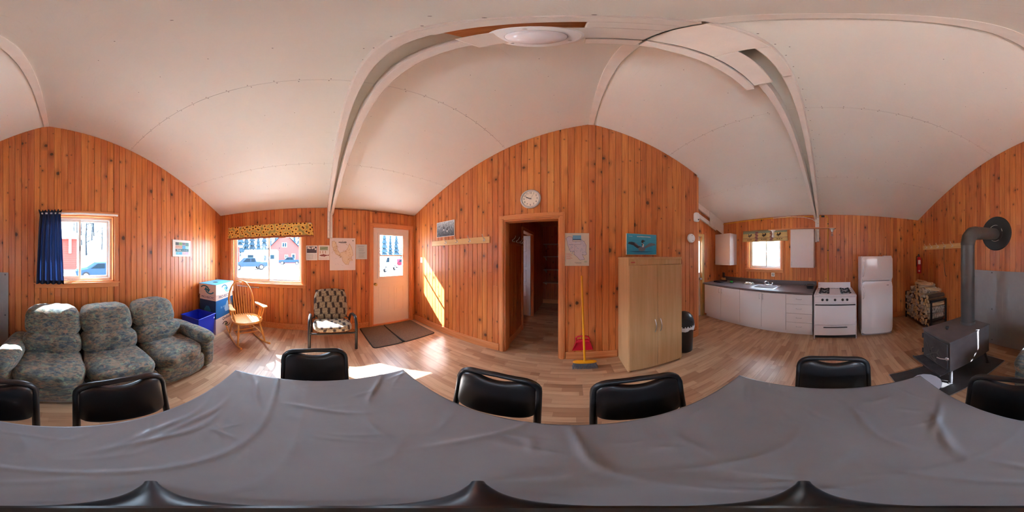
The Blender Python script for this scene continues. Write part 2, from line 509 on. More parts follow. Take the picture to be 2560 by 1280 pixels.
# the second truss at the kitchen nook: rafter along the roof with a horizontal tie below
truss2 = sgroup('beam_2')
def raft2(name, xa, xb, y0, y1, h0, h1, ha=None):
    vs_ = []
    for x in (xa, xb):
        for y, h in ((y0, h0), (y1, h0), (y1, h1), (y0, h1)):
            vs_.append((x, y, zc(x) - h))
    MB().add(vs_, [(0, 1, 2, 3), (7, 6, 5, 4), (0, 4, 5, 1), (1, 5, 6, 2), (2, 6, 7, 3), (3, 7, 4, 0)]).build(name, CREAM, truss2, bevel=0.003, weld=True)
raft2('rafter', 2.02, XE - .02, YB - .065, YB - .02, -.004, .15)
raft2('gusset_plate', 2.98, XE - .02, YB - .085, YB - .066, .0, .34)
raft2('tie', 2.02, XE - .3, YB - .065, YB - .02, .26, .36)

# ---------------------------------------------------------------- plank walls
BW = 0.0875
def plank_mesh(x0, x1, z0, za, zb, th=0.013, ch=0.0035):
    g = 0.0016
    a, b = x0 + g, x1 - g
    sec = [(a, 0), (a, -(th - ch)), (a + ch, -th), (b - ch, -th), (b, -(th - ch)), (b, 0)]
    m = MB(); vs_ = [(x, y, z0) for x, y in sec] + [(x, y, za + (zb - za) * (x - x0) / (x1 - x0)) for x, y in sec]
    return m.add(vs_, [range(6), range(11, 5, -1)] + [(i + 1, i, i + 6, i + 7) for i in range(5)] + [(0, 5, 11, 6)])
def plank_wall(name, loc, rz, x0, x1, top, holes=(), z0=0.0, mat_=None, thick=0.12, phase=0.0, joints=0.10, bw=BW, breaks=()):
    """a boarded wall: local x to the right, local -y into the room"""
    w = sgroup(name, loc, rz)
    mat_ = mat_ or PINE
    # core slab cut around the openings
    xs = sorted(set([x0, x1] + list(breaks) + [h[0] for h in holes] + [h[1] for h in holes]))
    core = MB()
    for a, b in zip(xs[:-1], xs[1:]):
        mid = (a + b) / 2
        zz = [(z0, None)]
        segs = []; cur = z0
        for h in sorted([h for h in holes if h[0] <= mid <= h[1]], key=lambda h: h[2]):
            if h[2] > cur: segs.append((cur, h[2], False))
            cur = h[3]
        segs.append((cur, None, True))
        for s0, s1, tp in segs:
            ta, tb = (top(a), top(b)) if tp else (s1, s1)
            core.add([(a, 0.0, s0), (b, 0.0, s0), (b, thick, s0), (a, thick, s0), (a, 0.0, ta), (b, 0.0, tb), (b, thick, tb), (a, thick, ta)],
                     [(0, 3, 2, 1), (4, 5, 6, 7), (0, 1, 5, 4), (1, 2, 6, 5), (2, 3, 7, 6), (3, 0, 4, 7)])
    core.build('wall_core', TRIMZ, w)
    x = x0 + phase
    edges = [x0]
    if phase > 0.01: edges.append(x)
    while x + bw < x1 - 0.012:
        x += bw; edges.append(x)
    edges.append(x1)
    rr = random.Random(hash(name) & 0xffff if False else sum(map(ord, name)))
    for a, b in zip(edges[:-1], edges[1:]):
        cutsx = [h for h in holes if h[0] < b - 1e-4 and h[1] > a + 1e-4]
        parts = [(a, b)]
        if cutsx:
            pts = sorted(set([a, b] + [c for h in cutsx for c in h[:2] if a < c < b]))
            parts = [(p, q) for p, q in zip(pts[:-1], pts[1:]) if q - p > 0.004]
        # a ridge inside a board makes a tiny error only
        for p, q in parts:
            mid = (p + q) / 2
            cur = z0; segs = []
            for h in sorted([h for h in cutsx if h[0] <= mid <= h[1]], key=lambda h: h[2]):
                if h[2] - cur > 0.01: segs.append((cur, h[2], h[2]))
                cur = h[3]
            ta, tb = top(p), top(q)
            if min(ta, tb) - cur > 0.01: segs.append((cur, ta, tb))
            for s0, sa, sb in segs:
                if min(sa, sb) - s0 > 1.6 and rr.random() < joints:
                    zj = s0 + rr.uniform(.3, .75) * (min(sa, sb) - s0)
                    plank_mesh(p, q, s0, zj - .0007, zj - .0007).build('plank', mat_, w)
                    plank_mesh(p, q, zj + .0007, sa, sb).build('plank', mat_, w)
                else:
                    plank_mesh(p, q, s0, sa, sb).build('plank', mat_, w)
    return w
HZ = 0.004
SWIN = (-0.69, 0.30, 1.155, 2.045)          # x0,x1,z0,z1 in world x
WWIN = (-1.785, -0.305, 0.955, 1.95)        # in world y
EWIN = (1.105, 1.955, 1.19, 1.93)           # in world y
DOORW = (1.055, 1.935, 0.0, 2.10)
OPEN = (-0.95, -0.19, 0.0, 2.0)
wall_s = plank_wall('wall_south', (0, YS, 0), 180, -XE, -XW, lambda x: zc(-x) - HZ, [(-SWIN[1], -SWIN[0], SWIN[2], SWIN[3])], phase=.03, joints=.12, breaks=(-RIDGE_X,))
wall_w = plank_wall('wall_west', (XW, 0, 0), 90, YS, YN, lambda x: zc(XW) - HZ, [WWIN, DOORW], phase=.05, joints=.15)
wall_n = plank_wall('wall_north', (0, YN, 0), 0, XW, 1.93, lambda x: zc(x) - HZ, [OPEN], phase=.02, joints=.2, breaks=(RIDGE_X,))
wall_e = plank_wall('wall_east', (XE, 0, 0), -90, -YB, -YS, lambda x: zc(XE) - HZ, [(-EWIN[1], -EWIN[0], EWIN[2], EWIN[3])], phase=.04, joints=.1)
wall_nook = plank_wall('wall_nook', (0, YB, 0), 0, 1.88, XE, lambda x: zc(x) - HZ, [(2.0, 2.82, 0.0, 2.02)], phase=.01, joints=0)
# end of the partition and the nook's west side
MB().box(1.92, 1.955, YN - .016, YN + .13, 0, zc(2.02) - .012).build('corner_board', TRIMZ, wall_n, bevel=.003, loc=(0, -YN, 0))
nook_w = plank_wall('wall_nook_west', (1.88, 0, 0), 90, YN + .12, YB, lambda x: zc(1.9) - .02, [], phase=.02, joints=0)
# store room behind the doorway: left wall (with a door opening), right wall, end wall, low ceiling
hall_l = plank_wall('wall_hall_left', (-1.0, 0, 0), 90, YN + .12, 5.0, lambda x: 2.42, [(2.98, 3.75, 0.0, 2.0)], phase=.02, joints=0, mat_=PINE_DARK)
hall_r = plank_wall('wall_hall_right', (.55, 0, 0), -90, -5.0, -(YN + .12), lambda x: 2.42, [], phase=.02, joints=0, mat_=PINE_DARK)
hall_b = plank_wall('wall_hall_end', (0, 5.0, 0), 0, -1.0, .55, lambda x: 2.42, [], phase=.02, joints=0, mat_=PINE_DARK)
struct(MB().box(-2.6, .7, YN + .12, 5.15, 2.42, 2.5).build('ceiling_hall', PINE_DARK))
# dim side room the hall door opens to
side_room = sgroup('wall_side_room')
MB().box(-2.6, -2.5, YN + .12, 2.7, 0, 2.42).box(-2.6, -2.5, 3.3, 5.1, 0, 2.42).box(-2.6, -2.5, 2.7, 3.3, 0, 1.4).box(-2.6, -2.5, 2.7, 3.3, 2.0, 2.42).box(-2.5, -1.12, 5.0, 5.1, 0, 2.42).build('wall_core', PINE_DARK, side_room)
MB().box(-2.56, -2.55, 2.7, 3.3, 1.4, 2.0).build('pane', PANE, side_room)

# ---------------------------------------------------------------- floor of laminate boards
def floor_mat():
    t = NT('laminate_floor')
    P = t.n('TexCoord').outputs['Object']
    x, y, z = t.sep(P)
    rnd = t.n('ObjectInfo').outputs['Random']
    v = t.xyz(t.math('MULTIPLY_ADD', rnd, 3.1, x), y, 0.0)
    br = t.n('TexBrick', {'Vector': v, 'Color1': srgb(206, 170, 136), 'Color2': srgb(160, 118, 88), 'Mortar': srgb(150, 112, 84), 'Scale': 1.0,
                          'Mortar Size': 0.0008, 'Mortar Smooth': 0.5, 'Bias': -0.15, 'Brick Width': 0.46, 'Row Height': 0.0633}, offset=0.37, offset_frequency=2, squash=1.3, squash_frequency=3)
    row = t.math('FLOOR', t.math('DIVIDE', y, 0.0633))
    g = t.noise(t.xyz(t.math('MULTIPLY_ADD', row, 5.3, t.math('MULTIPLY', x, 2.6)), t.math('MULTIPLY', y, 60.0), rnd), 1.0, 5.0, 0.65).outputs[0]
    b = t.noise(t.xyz(t.math('MULTIPLY_ADD', row, 9.7, t.math('MULTIPLY', x, 1.4)), t.math('MULTIPLY', y, 5.0), rnd), 1.0, 2.0).outputs[0]
    c = t.mix(t.math('MULTIPLY', t.sstep(g, 0.45, 0.75), 0.55), br.outputs['Color'], srgb(142, 100, 72))
    c = t.mix(t.math('MULTIPLY', t.sstep(b, 0.55, 0.75), 0.45), c, srgb(132, 92, 66))
    t.bsdf(c, t.math('MULTIPLY_ADD', g, 0.12, 0.285), 0.0, g, 0.05, 0.001)
    return t.m
FLOOR = floor_mat()
floor = sgroup('floor')
MB().box(XW - .12, XE + .12, YS - .12, 5.15, -.35, -.012).build('subfloor', DARK_GREY, floor)
rowh, L = 0.19, 1.21
y = YS; k = 0
shared = {}
def floor_board(x0, x1, y0, y1):
    g = 0.0006; key = (round(x1 - x0, 3), round(y1 - y0, 3))
    if key not in shared:
        o = MB().box(g, x1 - x0 - g, g, y1 - y0 - g, -.012, 0).build('floor_board', FLOOR, floor, loc=(x0, y0, 0)); shared[key] = o.data
    else:
        o = bpy.data.objects.new('floor_board', shared[key]); COL.objects.link(o); o.location = (x0, y0, 0); o.parent = floor
while y < 5.0 - 1e-4:
    y1 = min(y + rowh, 5.0)
    spans = [(XW, XE)] if y < YB else [(-2.5, .6)]
    for xa, xb in spans:
        x = xa - (k * 0.43) % L
        while x < xb - 1e-4:
            a, b = max(x, xa), min(x + L, xb)
            if b - a > 0.02: floor_board(a, b, y, y1)
            x += L
    y = y1; k += 1

# ---------------------------------------------------------------- baseboards and casings
def base_run(name, parts):
    b = sgroup(name)
    for (x0, x1, y0, y1) in parts:
        MB().box(x0, x1, y0, y1, 0, .105).build('board', TRIM, b, bevel=.004)
        # small ogee cap
        if abs(x1 - x0) > abs(y1 - y0):
            ym = (y0 + y1) / 2; dy = .008
            MB().box(x0, x1, y0 + (dy if y0 < 0 and y1 < 0 and False else 0), y1, .105, .128).build('cap', TRIM, b, bevel=.006)
        else:
            MB().box(x0, x1, y0, y1, .105, .128).build('cap', TRIM, b, bevel=.006)
T = .013
base_run('baseboard_west', [(XW + T, XW + T + .018, YS + T, DOORW[0] - .085)])
base_run('baseboard_north', [(XW + T, OPEN[0] - .075, YN - T - .018, YN - T), (OPEN[1] + .075, .55, YN - T - .018, YN - T), (1.26, 1.915, YN - T - .018, YN - T)])
base_run('baseboard_south', [(2.02, XE - T, YS + T, YS + T + .018), (XW + T, .72, YS + T, YS + T + .018)])
base_run('baseboard_east', [(XE - T - .018, XE - T, YS + T, -1.1)])
base_run('baseboard_hall', [(-.987, -.969, YN + .13, 2.9), (-.98, .53, 4.969, 4.987)])

def casing(name, loc, rz, x0, x1, z0, z1, w=.065, sill=False, th=.02, floor_=False, deep=.12):
    """wooden surround of an opening, with jambs lining the reveal"""
    g = sgroup(name, loc, rz)
    zb = 0 if floor_ else z0
    f = -T
    for a, b in ((x0 - w, x0), (x1, x1 + w)):
        MB().box(a, b, f - th, f, zb - (0 if floor_ else .0), z1 + w).build('casing_side', TRIMZ, g, bevel=.005)
        MB().box(a + (.02 if a < x0 else .012), b - (.012 if a < x0 else .02), f - th - .006, f - th, zb, z1 + .012).build('moulding', TRIMZ, g, bevel=.003)
    MB().box(x0, x1, f - th, f, z1, z1 + w).build('casing_head', TRIM, g, bevel=.005)
    MB().box(x0 - w + .02, x1 + w - .02, f - th - .006, f - th, z1 + .018, z1 + w - .015).build('moulding', TRIM, g, bevel=.003)
    MB().box(x0, x0 + .018, f, deep, zb, z1).build('jamb', TRIMZ, g)
    MB().box(x1 - .018, x1, f, deep, zb, z1).build('jamb', TRIMZ, g)
    MB().box(x0 + .018, x1 - .018, f, deep, z1 - .018, z1).build('jamb_head', TRIM, g)
    if not floor_:
        MB().box(x0 - w - .015, x1 + w + .015, f - .035, f, z0 - .022, z0).build('sill', TRIM, g, bevel=.004)
        MB().box(x0 - w, x1 + w, f - th, f, z0 - .022 - .05, z0 - .022).build('apron', TRIM, g, bevel=.004)
        MB().box(x0 + .018, x1 - .018, f, deep, z0, z0 + .015).build('sill_board', TRIM, g)
    return g
def slider(g, x0, x1, z0, z1, xm, y=.05):
    """white vinyl sliding window inside a casing group (local frame)"""
    fr = .032
    MB().box(x0, x0 + fr, y, y + .06, z0, z1).box(x1 - fr, x1, y, y + .06, z0, z1).box(x0 + fr, x1 - fr, y, y + .06, z0, z0 + fr).box(x0 + fr, x1 - fr, y, y + .06, z1 - fr, z1).build('window_frame', WHITE_VINYL, g, bevel=.003)
    s = .03
    for k, (a, b, yy) in enumerate(((x0 + fr, xm + s / 2, y + .008), (xm - s / 2, x1 - fr, y + .032))):
        sh = MB().box(a, a + s, yy, yy + .02, z0 + fr, z1 - fr).box(b - s, b, yy, yy + .02, z0 + fr, z1 - fr).box(a + s, b - s, yy, yy + .02, z0 + fr, z0 + fr + s).box(a + s, b - s, yy, yy + .02, z1 - fr - s, z1 - fr).build('sash', WHITE_VINYL, g, bevel=.002)
        MB().box(a + s, b - s, yy + .008, yy + .012, z0 + fr + s, z1 - fr - s).build('pane', PANE, sh)
    MB().box(xm - .012, xm + .012, y - .006, y + .008, (z0 + z1) / 2 - .03, (z0 + z1) / 2 + .03).build('latch', STEEL, g, bevel=.002)
win1 = casing('window_1', (XW, 0, 0), 90, *WWIN, w=.062)
slider(win1, WWIN[0] + .018, WWIN[1] - .018, WWIN[2] + .015, WWIN[3] - .018, -.985)
win2 = casing('window_2', (0, YS, 0), 180, -SWIN[1], -SWIN[0], SWIN[2], SWIN[3], w=.055)
slider(win2, -SWIN[1] + .018, -SWIN[0] - .018, SWIN[2] + .015, SWIN[3] - .018, .232)
win3 = casing('window_3', (XE, 0, 0), -90, -EWIN[1], -EWIN[0], EWIN[2], EWIN[3], w=.05)
slider(win3, -EWIN[1] + .018, -EWIN[0] - .018, EWIN[2] + .015, EWIN[3] - .018, -1.50)
trim1 = casing('trim_1', (0, YN, 0), 0, *OPEN, w=.068, floor_=True, deep=.135)

# entrance door in the west wall
# unseen wooden hood, added outside the sofa window to cut off high sun
hood = sgroup('added_sun_hood', (-.45, YS - .12, 2.27))
MB().add([(-1.25, 0, .12), (1.25, 0, .12), (1.25, -.50, 0), (-1.25, -.50, 0), (-1.25, 0, .15), (1.25, 0, .15), (1.25, -.50, .03), (-1.25, -.50, .03)], [(0, 1, 2, 3), (7, 6, 5, 4), (0, 4, 5, 1), (1, 5, 6, 2), (2, 6, 7, 3), (3, 7, 4, 0)]).build('sun_block_board', TRIM, hood, weld=True)
for x in (-1.2, 1.2): MB().prism([(0, -.35), (0, .12), (-.49, .0), (-.49, -.02)], x - .02, x + .02, 'yz').build('bracket', TRIM, hood)
d1 = casing('door_1', (XW, 0, 0), 90, *DOORW, w=.07, floor_=True)
DOORP = pbr('door_enamel', srgb(236, 222, 212), 0.38)
GLX0, GLX1, GLZ0, GLZ1 = 1.215, 1.765, 1.07, 1.94
dx0, dx1, dz1 = DOORW[0] + .02, DOORW[1] - .02, DOORW[3] - .02
leaf = MB()
leaf.box(dx0, GLX0, .03, .07, .03, dz1).box(GLX1, dx1, .03, .07, .03, dz1).box(GLX0, GLX1, .03, .07, .03, GLZ0).box(GLX0, GLX1, .03, .07, GLZ1, dz1)
lf = leaf.build('door_leaf', DOORP, d1)
def raised(parent, x0, x1, z0, z1, y, m, n='raised_panel'):
    MB().box(x0, x1, y - .007, y, z0, z0 + .02).box(x0, x1, y - .007, y, z1 - .02, z1).box(x0, x0 + .02, y - .007, y, z0 + .02, z1 - .02).box(x1 - .02, x1, y - .007, y, z0 + .02, z1 - .02).box(x0 + .05, x1 - .05, y - .006, y, z0 + .05, z1 - .05).build(n, m, parent, bevel=.004)
raised(lf, 1.205, 1.44, .30, .86, .03, DOORP); raised(lf, 1.555, 1.785, .30, .86, .03, DOORP)
gf = MB(); w = .035
gf.box(GLX0 - w, GLX0 + .01, .012, .03, GLZ0 - w, GLZ1 + w).box(GLX1 - .01, GLX1 + w, .012, .03, GLZ0 - w, GLZ1 + w).box(GLX0 + .01, GLX1 - .01, .012, .03, GLZ0 - w, GLZ0 + .01).box(GLX0 + .01, GLX1 - .01, .012, .03, GLZ1 - .01, GLZ1 + w).box(GLX0 + .01, GLX1 - .01, .018, .04, 1.492, 1.522)
gf.build('glazing_frame', DOORP, lf, bevel=.004)
MB().box(GLX0, GLX1, .045, .05, GLZ0, 1.5).build('pane', PANE, lf); MB().box(GLX0, GLX1, .05, .055, 1.51, GLZ1).build('pane', PANE, lf)
MB().lathe([(.03, 0), (.03, .006), (.012, .01), (.012, .03), (.026, .038), (.03, .052), (.024, .066), (.001, .07)], 16, (0, 0, 0), 'y').build('knob', BRASS, lf, smooth=40, loc=(1.125, .03, .92), rot=(0, 0, pi))
for z in (.25, 1.05, 1.85): MB().box(dx1 - .004, dx1 + .012, .018, .032, z - .045, z + .045).build('hinge', BRASS, d1)
MB().box(DOORW[0], DOORW[1], -.02, .12, .002, .028).build('threshold', TRIM, d1, bevel=.005)

# back door in the kitchen nook (its lower half is plain, a lit pane with a blind above)
d2 = sgroup('door_2', (0, YB, 0), 0)
YELLOW_PINE = grain_mat('pale_door_frame', [srgb(196, 160, 96), srgb(214, 180, 118)], 'z', 0.4)
for a, b in ((1.99, 2.06), (2.755, 2.825)):
    MB().box(a, b, -.035, .1, 0, 2.03).build('casing_side', YELLOW_PINE, d2, bevel=.003)
MB().box(2.06, 2.755, -.035, .1, 1.97, 2.03).build('casing_head', YELLOW_PINE, d2, bevel=.003)
MB().box(2.065, 2.2, .03, .07, 0, 1.965).box(2.735, 2.755, .03, .07, 0, 1.965).box(2.2, 2.735, .03, .07, 0, 1.1).box(2.2, 2.735, .03, .07, 1.86, 1.965).build('door_leaf', DOORP, d2)
MB().box(2.2, 2.735, .06, .065, 1.1, 1.86).build('pane', PANE, d2)
for k in range(24): MB().box(2.205, 2.73, .035, .055, 1.11 + k * .031, 1.113 + k * .031).build('blind_slat', WHITE, d2)
MB().lathe([(.025, 0), (.01, .01), (.01, .035), (.026, .045), (.026, .06), (.001, .066)], 14, (0, 0, 0), 'y').build('knob', STEEL, d2, smooth=40, loc=(2.72, .03, .95), rot=(0, 0, pi))
# panelled door standing open in the store room
d3 = sgroup('door_3', (-1.0, 0, 0), 90)
for a, b in ((2.92, 2.985), (3.745, 3.81)): MB().box(a, b, -.033, -.013, 0, 2.06).build('casing_side', TRIMZ, d3, bevel=.003)
MB().box(2.985, 3.745, -.033, -.013, 2.0, 2.065).build('casing_head', TRIM, d3, bevel=.003)
dl = sgroup('door_4', (-1.03, 3.74, 0), 178)
lf4 = MB().box(0, .74, 0, .035, .02, 1.98).build('door_leaf', pbr('white_door_paint', srgb(214, 214, 220), .45), dl)
for k in range(5):
    z0 = .16 + k * .36; raised(lf4, .10, .64, z0, z0 + .29, 0, lf4.data.materials[0]); 
    MB().box(.10, .64, .035, .041, z0, z0 + .29).build('raised_panel', lf4.data.materials[0], lf4, bevel=.004)
MB().lathe([(.025, 0), (.01, .01), (.01, .035), (.026, .045), (.026, .06), (.001, .066)], 14, (0, 0, 0), 'y').build('knob', STEEL, lf4, smooth=40, loc=(.68, .035, .95))
# ---------------------------------------------------------------- dining table, cloth, chairs, tripod
TZ = 0.75
tbl = thing('dining_table', 'rectangular dining table hidden under the grey vinyl cloth', 'table', (-.035, .005, 0))
MB().box(-.735, .735, -.43, .43, TZ - .03, TZ - .004).build('table_top', PALE_WOOD, tbl, bevel=.004)
MB().box(-.66, .66, -.36, -.34, TZ - .11, TZ - .03).box(-.66, .66, .34, .36, TZ - .11, TZ - .03).box(-.66, -.64, -.34, .34, TZ - .11, TZ - .03).box(.64, .66, -.34, .34, TZ - .11, TZ - .03).build('apron', PALE_WOOD, tbl)
for sx in (-1, 1):
    for sy in (-1, 1):
        MB().tube([(sx * .64, sy * .34, 0), (sx * .64, sy * .34, TZ - .03)], .022, 10).build('leg', BLACK_METAL, tbl, smooth=40)
def cloth_mat():
    t = NT('grey_vinyl')
    P = t.n('TexCoord').outputs['Object']
    x, y, z = t.sep(P)
    n1 = t.noise(P, 6.0, 4.0, 0.6).outputs[0]
    wv = t.noise(t.xyz(t.math('MULTIPLY', x, 2.0), t.math('MULTIPLY', y, 4.0), 0.0), 2.0, 3.0, 0.5).outputs[0]
    fine = t.noise(P, 420.0, 2.0, 0.5).outputs[0]
    h = t.math('MULTIPLY_ADD', wv, 0.5, t.math('MULTIPLY', n1, 0.7))
    h = t.math('MULTIPLY_ADD', fine, 0.012, h)
    c = t.mix(n1, srgb(118, 121, 128), srgb(132, 135, 141))
    t.bsdf(c, t.math('MULTIPLY_ADD', n1, 0.12, 0.285), 0.0, h, 0.45, 0.010)
    return t.m
CLOTH = cloth_mat()
CLOTH_BACK = pbr('white_cloth_backing', srgb(158, 165, 178), 0.6)
def cloth():
    hx, hy = .742, .437
    def height(x, y):
        z = 0.0012 * mnoise.noise(Vector((x * 5, y * 5, 3))) + .0008 * mnoise.noise(Vector((x * 14, y * 9, 1)))
        z += .0045 * math.exp(-((y + .185 + .03 * sin(x * 5)) / .010) ** 2) * (1 if x < .1 else math.exp(-((x - .1) / .1) ** 2))
        z += .0016 * math.exp(-((y + .055) / .006) ** 2) * (1 if x < 0 else math.exp(-(x / .1) ** 2))
        z += .0020 * math.exp(-((x - .20) / .008) ** 2) * 0.6
        for (cx, cy, ang, L, a) in ((-.60, -.26, 35, .10, .006), (-.64, .24, -25, .12, .006), (-.35, -.33, 8, .16, .005), (-.28, -.36, 14, .16, .005), (-.22, -.30, 4, .18, .004), (.33, -.25, -18, .12, .006), (.48, -.1, 20, .16, .005),
                                    (.42, -.30, -35, .10, .006), (-.15, .33, 70, .12, .006), (.05, .30, -70, .12, .006), (.62, .32, 40, .06, .005), (.12, -.12, 30, .14, .004), (-.50, .02, 80, .12, .004), (.25, .12, -12, .2, .003)):
            ca_, sa_ = cos(radians(ang)), sin(radians(ang))
            s = (x - cx) * ca_ + (y - cy) * sa_; q = -(x - cx) * sa_ + (y - cy) * ca_ + .015 * sin(s * 14)
            z += 1.5 * a * math.exp(-(s / L) ** 2) * math.exp(-(q / .011) ** 2)
        return z
    crs = []
    rc = random.Random(77)
    for _ in range(60):
        ex_ = rc.choice((-1, 1)); crs.append((rc.uniform(-.72, .72), rc.uniform(-.42, .42), rc.uniform(-80, 80), rc.uniform(.03, .11), rc.uniform(.001, .0032), rc.uniform(.005, .011)))
    base_h = height
    def height(x, y):
        z = base_h(x, y)
        for cx, cy, ang, L, a, w in crs:
            if abs(x - cx) > .3 or abs(y - cy) > .3: continue
            ca_, sa_ = cos(radians(ang)), sin(radians(ang)); s = (x - cx) * ca_ + (y - cy) * sa_; q = -(x - cx) * sa_ + (y - cy) * ca_ + .01 * sin(s * 20 + cx * 9)
            z += a * math.exp(-(s / L) ** 2 - (q / w) ** 2)
        return z
    nx, ny = 220, 130
    mb = MB()
    def top(s, t):
        x = -hx + 2 * hx * s; y = -hy + 2 * hy * t
        return (x, y, TZ + .0025 + height(x, y))
    mb.sheet(top, nx, ny)
    # hanging skirt, flared at the corners
    ring = []
    per = [(-hx + 2 * hx * i / 90, -hy) for i in range(90)] + [(hx, -hy + 2 * hy * i / 54) for i in range(54)] + [(hx - 2 * hx * i / 90, hy) for i in range(90)] + [(-hx, hy - 2 * hy * i / 54) for i in range(54)]
    rows = 6; n = len(per); vs_ = []
    for r in range(rows + 1):
        t = r / rows
        for i, (x, y) in enumerate(per):
            ex = max(0, 1 - (hx - abs(x)) / .10); ey = max(0, 1 - (hy - abs(y)) / .10)
            corner = ex * ey
            on_x = abs(abs(x) - hx) < 1e-6; on_y = abs(abs(y) - hy) < 1e-6
            k = .3 if not (x > 0 and y < 0) else 1.15
            out = .006 + .010 * sin(i * .55) * t + .075 * corner ** 1.2 * t * k
            nxv = (1 if x > 0 else -1) * (1 if on_x else corner); nyv = (1 if y > 0 else -1) * (1 if on_y else corner)
            drop = t * (.13 - .04 * corner)
            z0 = TZ + .0025 + height(x, y)
            vs_.append((x + nxv * out * t ** .5, y + nyv * out * t ** .5, z0 - drop))
    fs = [(r * n + i, (r + 1) * n + i, (r + 1) * n + (i + 1) % n, r * n + (i + 1) % n) for r in range(rows) for i in range(n)]
    mb.add(vs_, fs)
    o = mb.build('tablecloth', [CLOTH, CLOTH_BACK], smooth=70, weld=True, loc=(-.035, .005, 0))
    s = o.modifiers.new('solidify', 'SOLIDIFY'); s.thickness = .0012; s.offset = -1; s.material_offset = 1; s.material_offset_rim = 1
    lobe = [(.62, -.437), (.742, -.437)] + [(.70 + .085 * cos(radians(a)), -.437 - .075 * sin(radians(a)) - .004) for a in range(20, 170, 12)]
    lobe = [(.744, -.40), (.755, -.43), (.758, -.47), (.745, -.505), (.715, -.522), (.68, -.520), (.64, -.50), (.61, -.470), (.59, -.440), (.744, -.440)]
    f = MB().add([(x, y, TZ + .002 - .35 * max(0, -.437 - y)) for x, y in lobe] + [(x, y, TZ - .001 - .35 * max(0, -.437 - y)) for x, y in lobe],
                 [range(len(lobe)), range(2 * len(lobe) - 1, len(lobe) - 1, -1)] + [(i, i + len(lobe), (i + 1) % len(lobe) + len(lobe), (i + 1) % len(lobe)) for i in range(len(lobe))]).build('folded_corner', CLOTH_BACK, o)
    f['label'] = 'white backing of the turned-over cloth corner'
    return tag(o, 'wrinkled grey vinyl cloth spread over the dining table', 'tablecloth')
cloth()

VINYL_BLACK = pbr('black_vinyl', (0.009, 0.009, 0.011), 0.33, bump=0.06, bscale=250, coat=0.15)
def chair():
    t = thing('dining_chair', 'chair', 'chair')
    # local: back at y=0, seat towards -y
    W2, ZT = .192, .835
    lean = lambda z: .055 * (z - .46) / .38
    # tube frame of the back: up one side, over, down the other
    r = .075; pts = []
    for z in (.02, .25, .45, .60, ZT - r): pts.append((-W2 - (.012 if z > .5 else .0) * 0, lean(z) if z > .4 else lean(.4) - .03 * (.4 - z) / .4 * -1, z))
    for i in range(1, 7):
        a = pi - i * pi / 12; pts.append((-W2 + r + r * cos(a), lean(ZT), ZT - r + r * sin(a)))
    pts2 = [(-x, y, z) for x, y, z in pts[::-1]]
    path = pts + [(0, lean(ZT) + .006, ZT + .002)] + pts2
    MB().tube(path, .016, 12, flat=1.0).build('back_frame', BLACK, t, smooth=50)
    # padded back with a scooped top edge below the grip slot
    def pad(q):
        s = q.x / .178
        scoop = .024 * (1 - min(1, abs(s) / .62) ** 2.0) if abs(s) < .62 else 0.0
        z = q.z - (scoop * max(0, (q.z + .13) / .27))
        return Vector((q.x, q.y + lean(z + .655) + .010 * s * s, z))
    MB().pillow((0, -.004, .668), .188, .024, .156, 5.0, 16, fn=pad).build('backrest', VINYL_BLACK, t, smooth=60, weld=True)
    MB().pillow((0, -.225, .445), .205, .205, .032, 4.5, 14).build('seat', VINYL_BLACK, t, smooth=60, weld=True)
    MB().tube([(-.185, .0, .405), (-.185, -.38, .405), (.185, -.38, .405), (.185, .0, .405)], .011, 8).build('seat_frame', BLACK_METAL, t, smooth=50)
    for s in (-1, 1):
        MB().tube([(s * .185, -.38, .405), (s * .195, -.40, .25), (s * .2, -.42, .0)], .0115, 8).build('leg', BLACK_METAL, t, smooth=50)
    return t
def place_chairs():
    c0 = chair()
    spots = [((-.336, .600), 4.4, 'black vinyl chair on the side of the table facing the doorway'),
             ((.262, .595), -7.4, 'black vinyl chair on the side of the table facing the tall birch cabinet'),
             ((-.955, -.02), 94.4, 'black vinyl chair at the table end facing the entrance door'),
             ((.855, -.012), -92.8, 'black vinyl chair at the table end facing the kitchen'),
             ((-.244, -.592), 177.7, 'black vinyl chair between the table and the middle of the sofa'),
             ((.287, -.570), 193.8, 'black vinyl chair between the table and the sofa arm near the wood stove')]
    for i, ((x, y), rz, lab) in enumerate(spots):
        o = c0 if i == 0 else copy_tree(c0)
        o.location = (x, y, 0); o.rotation_euler = (0, 0, radians(rz))
        tag(o, lab, 'chair', 'black chairs around the dining table')
place_chairs()

# small tripod under the camera
tp = thing('mini_tripod', 'small black three-legged tripod standing in the middle of the table', 'tripod', (0, 0, TZ + .004))
MB().lathe([(.012, .06), (.012, .30), (.016, .30), (.016, .33), (.010, .335)], 16).build('column', BLACK, tp, smooth=40)
for az in (-127, -12, 102.6):
    a = radians(90 - (az - 22)); d = Vector((cos(a), sin(a), 0)); s = Vector((-d.y, d.x, 0))
    mb = MB()
    pts = [(0.0, .095, .022), (.05, .075, .018), (.10, .040, .012), (.128, .014, .008), (.140, .006, .007)]
    mb.tube([d * r + Vector((0, 0, h)) for r, h, w in pts], [w * .8 for _, _, w in pts], 10)
    mb.build('leg', BLACK, tp, smooth=60)

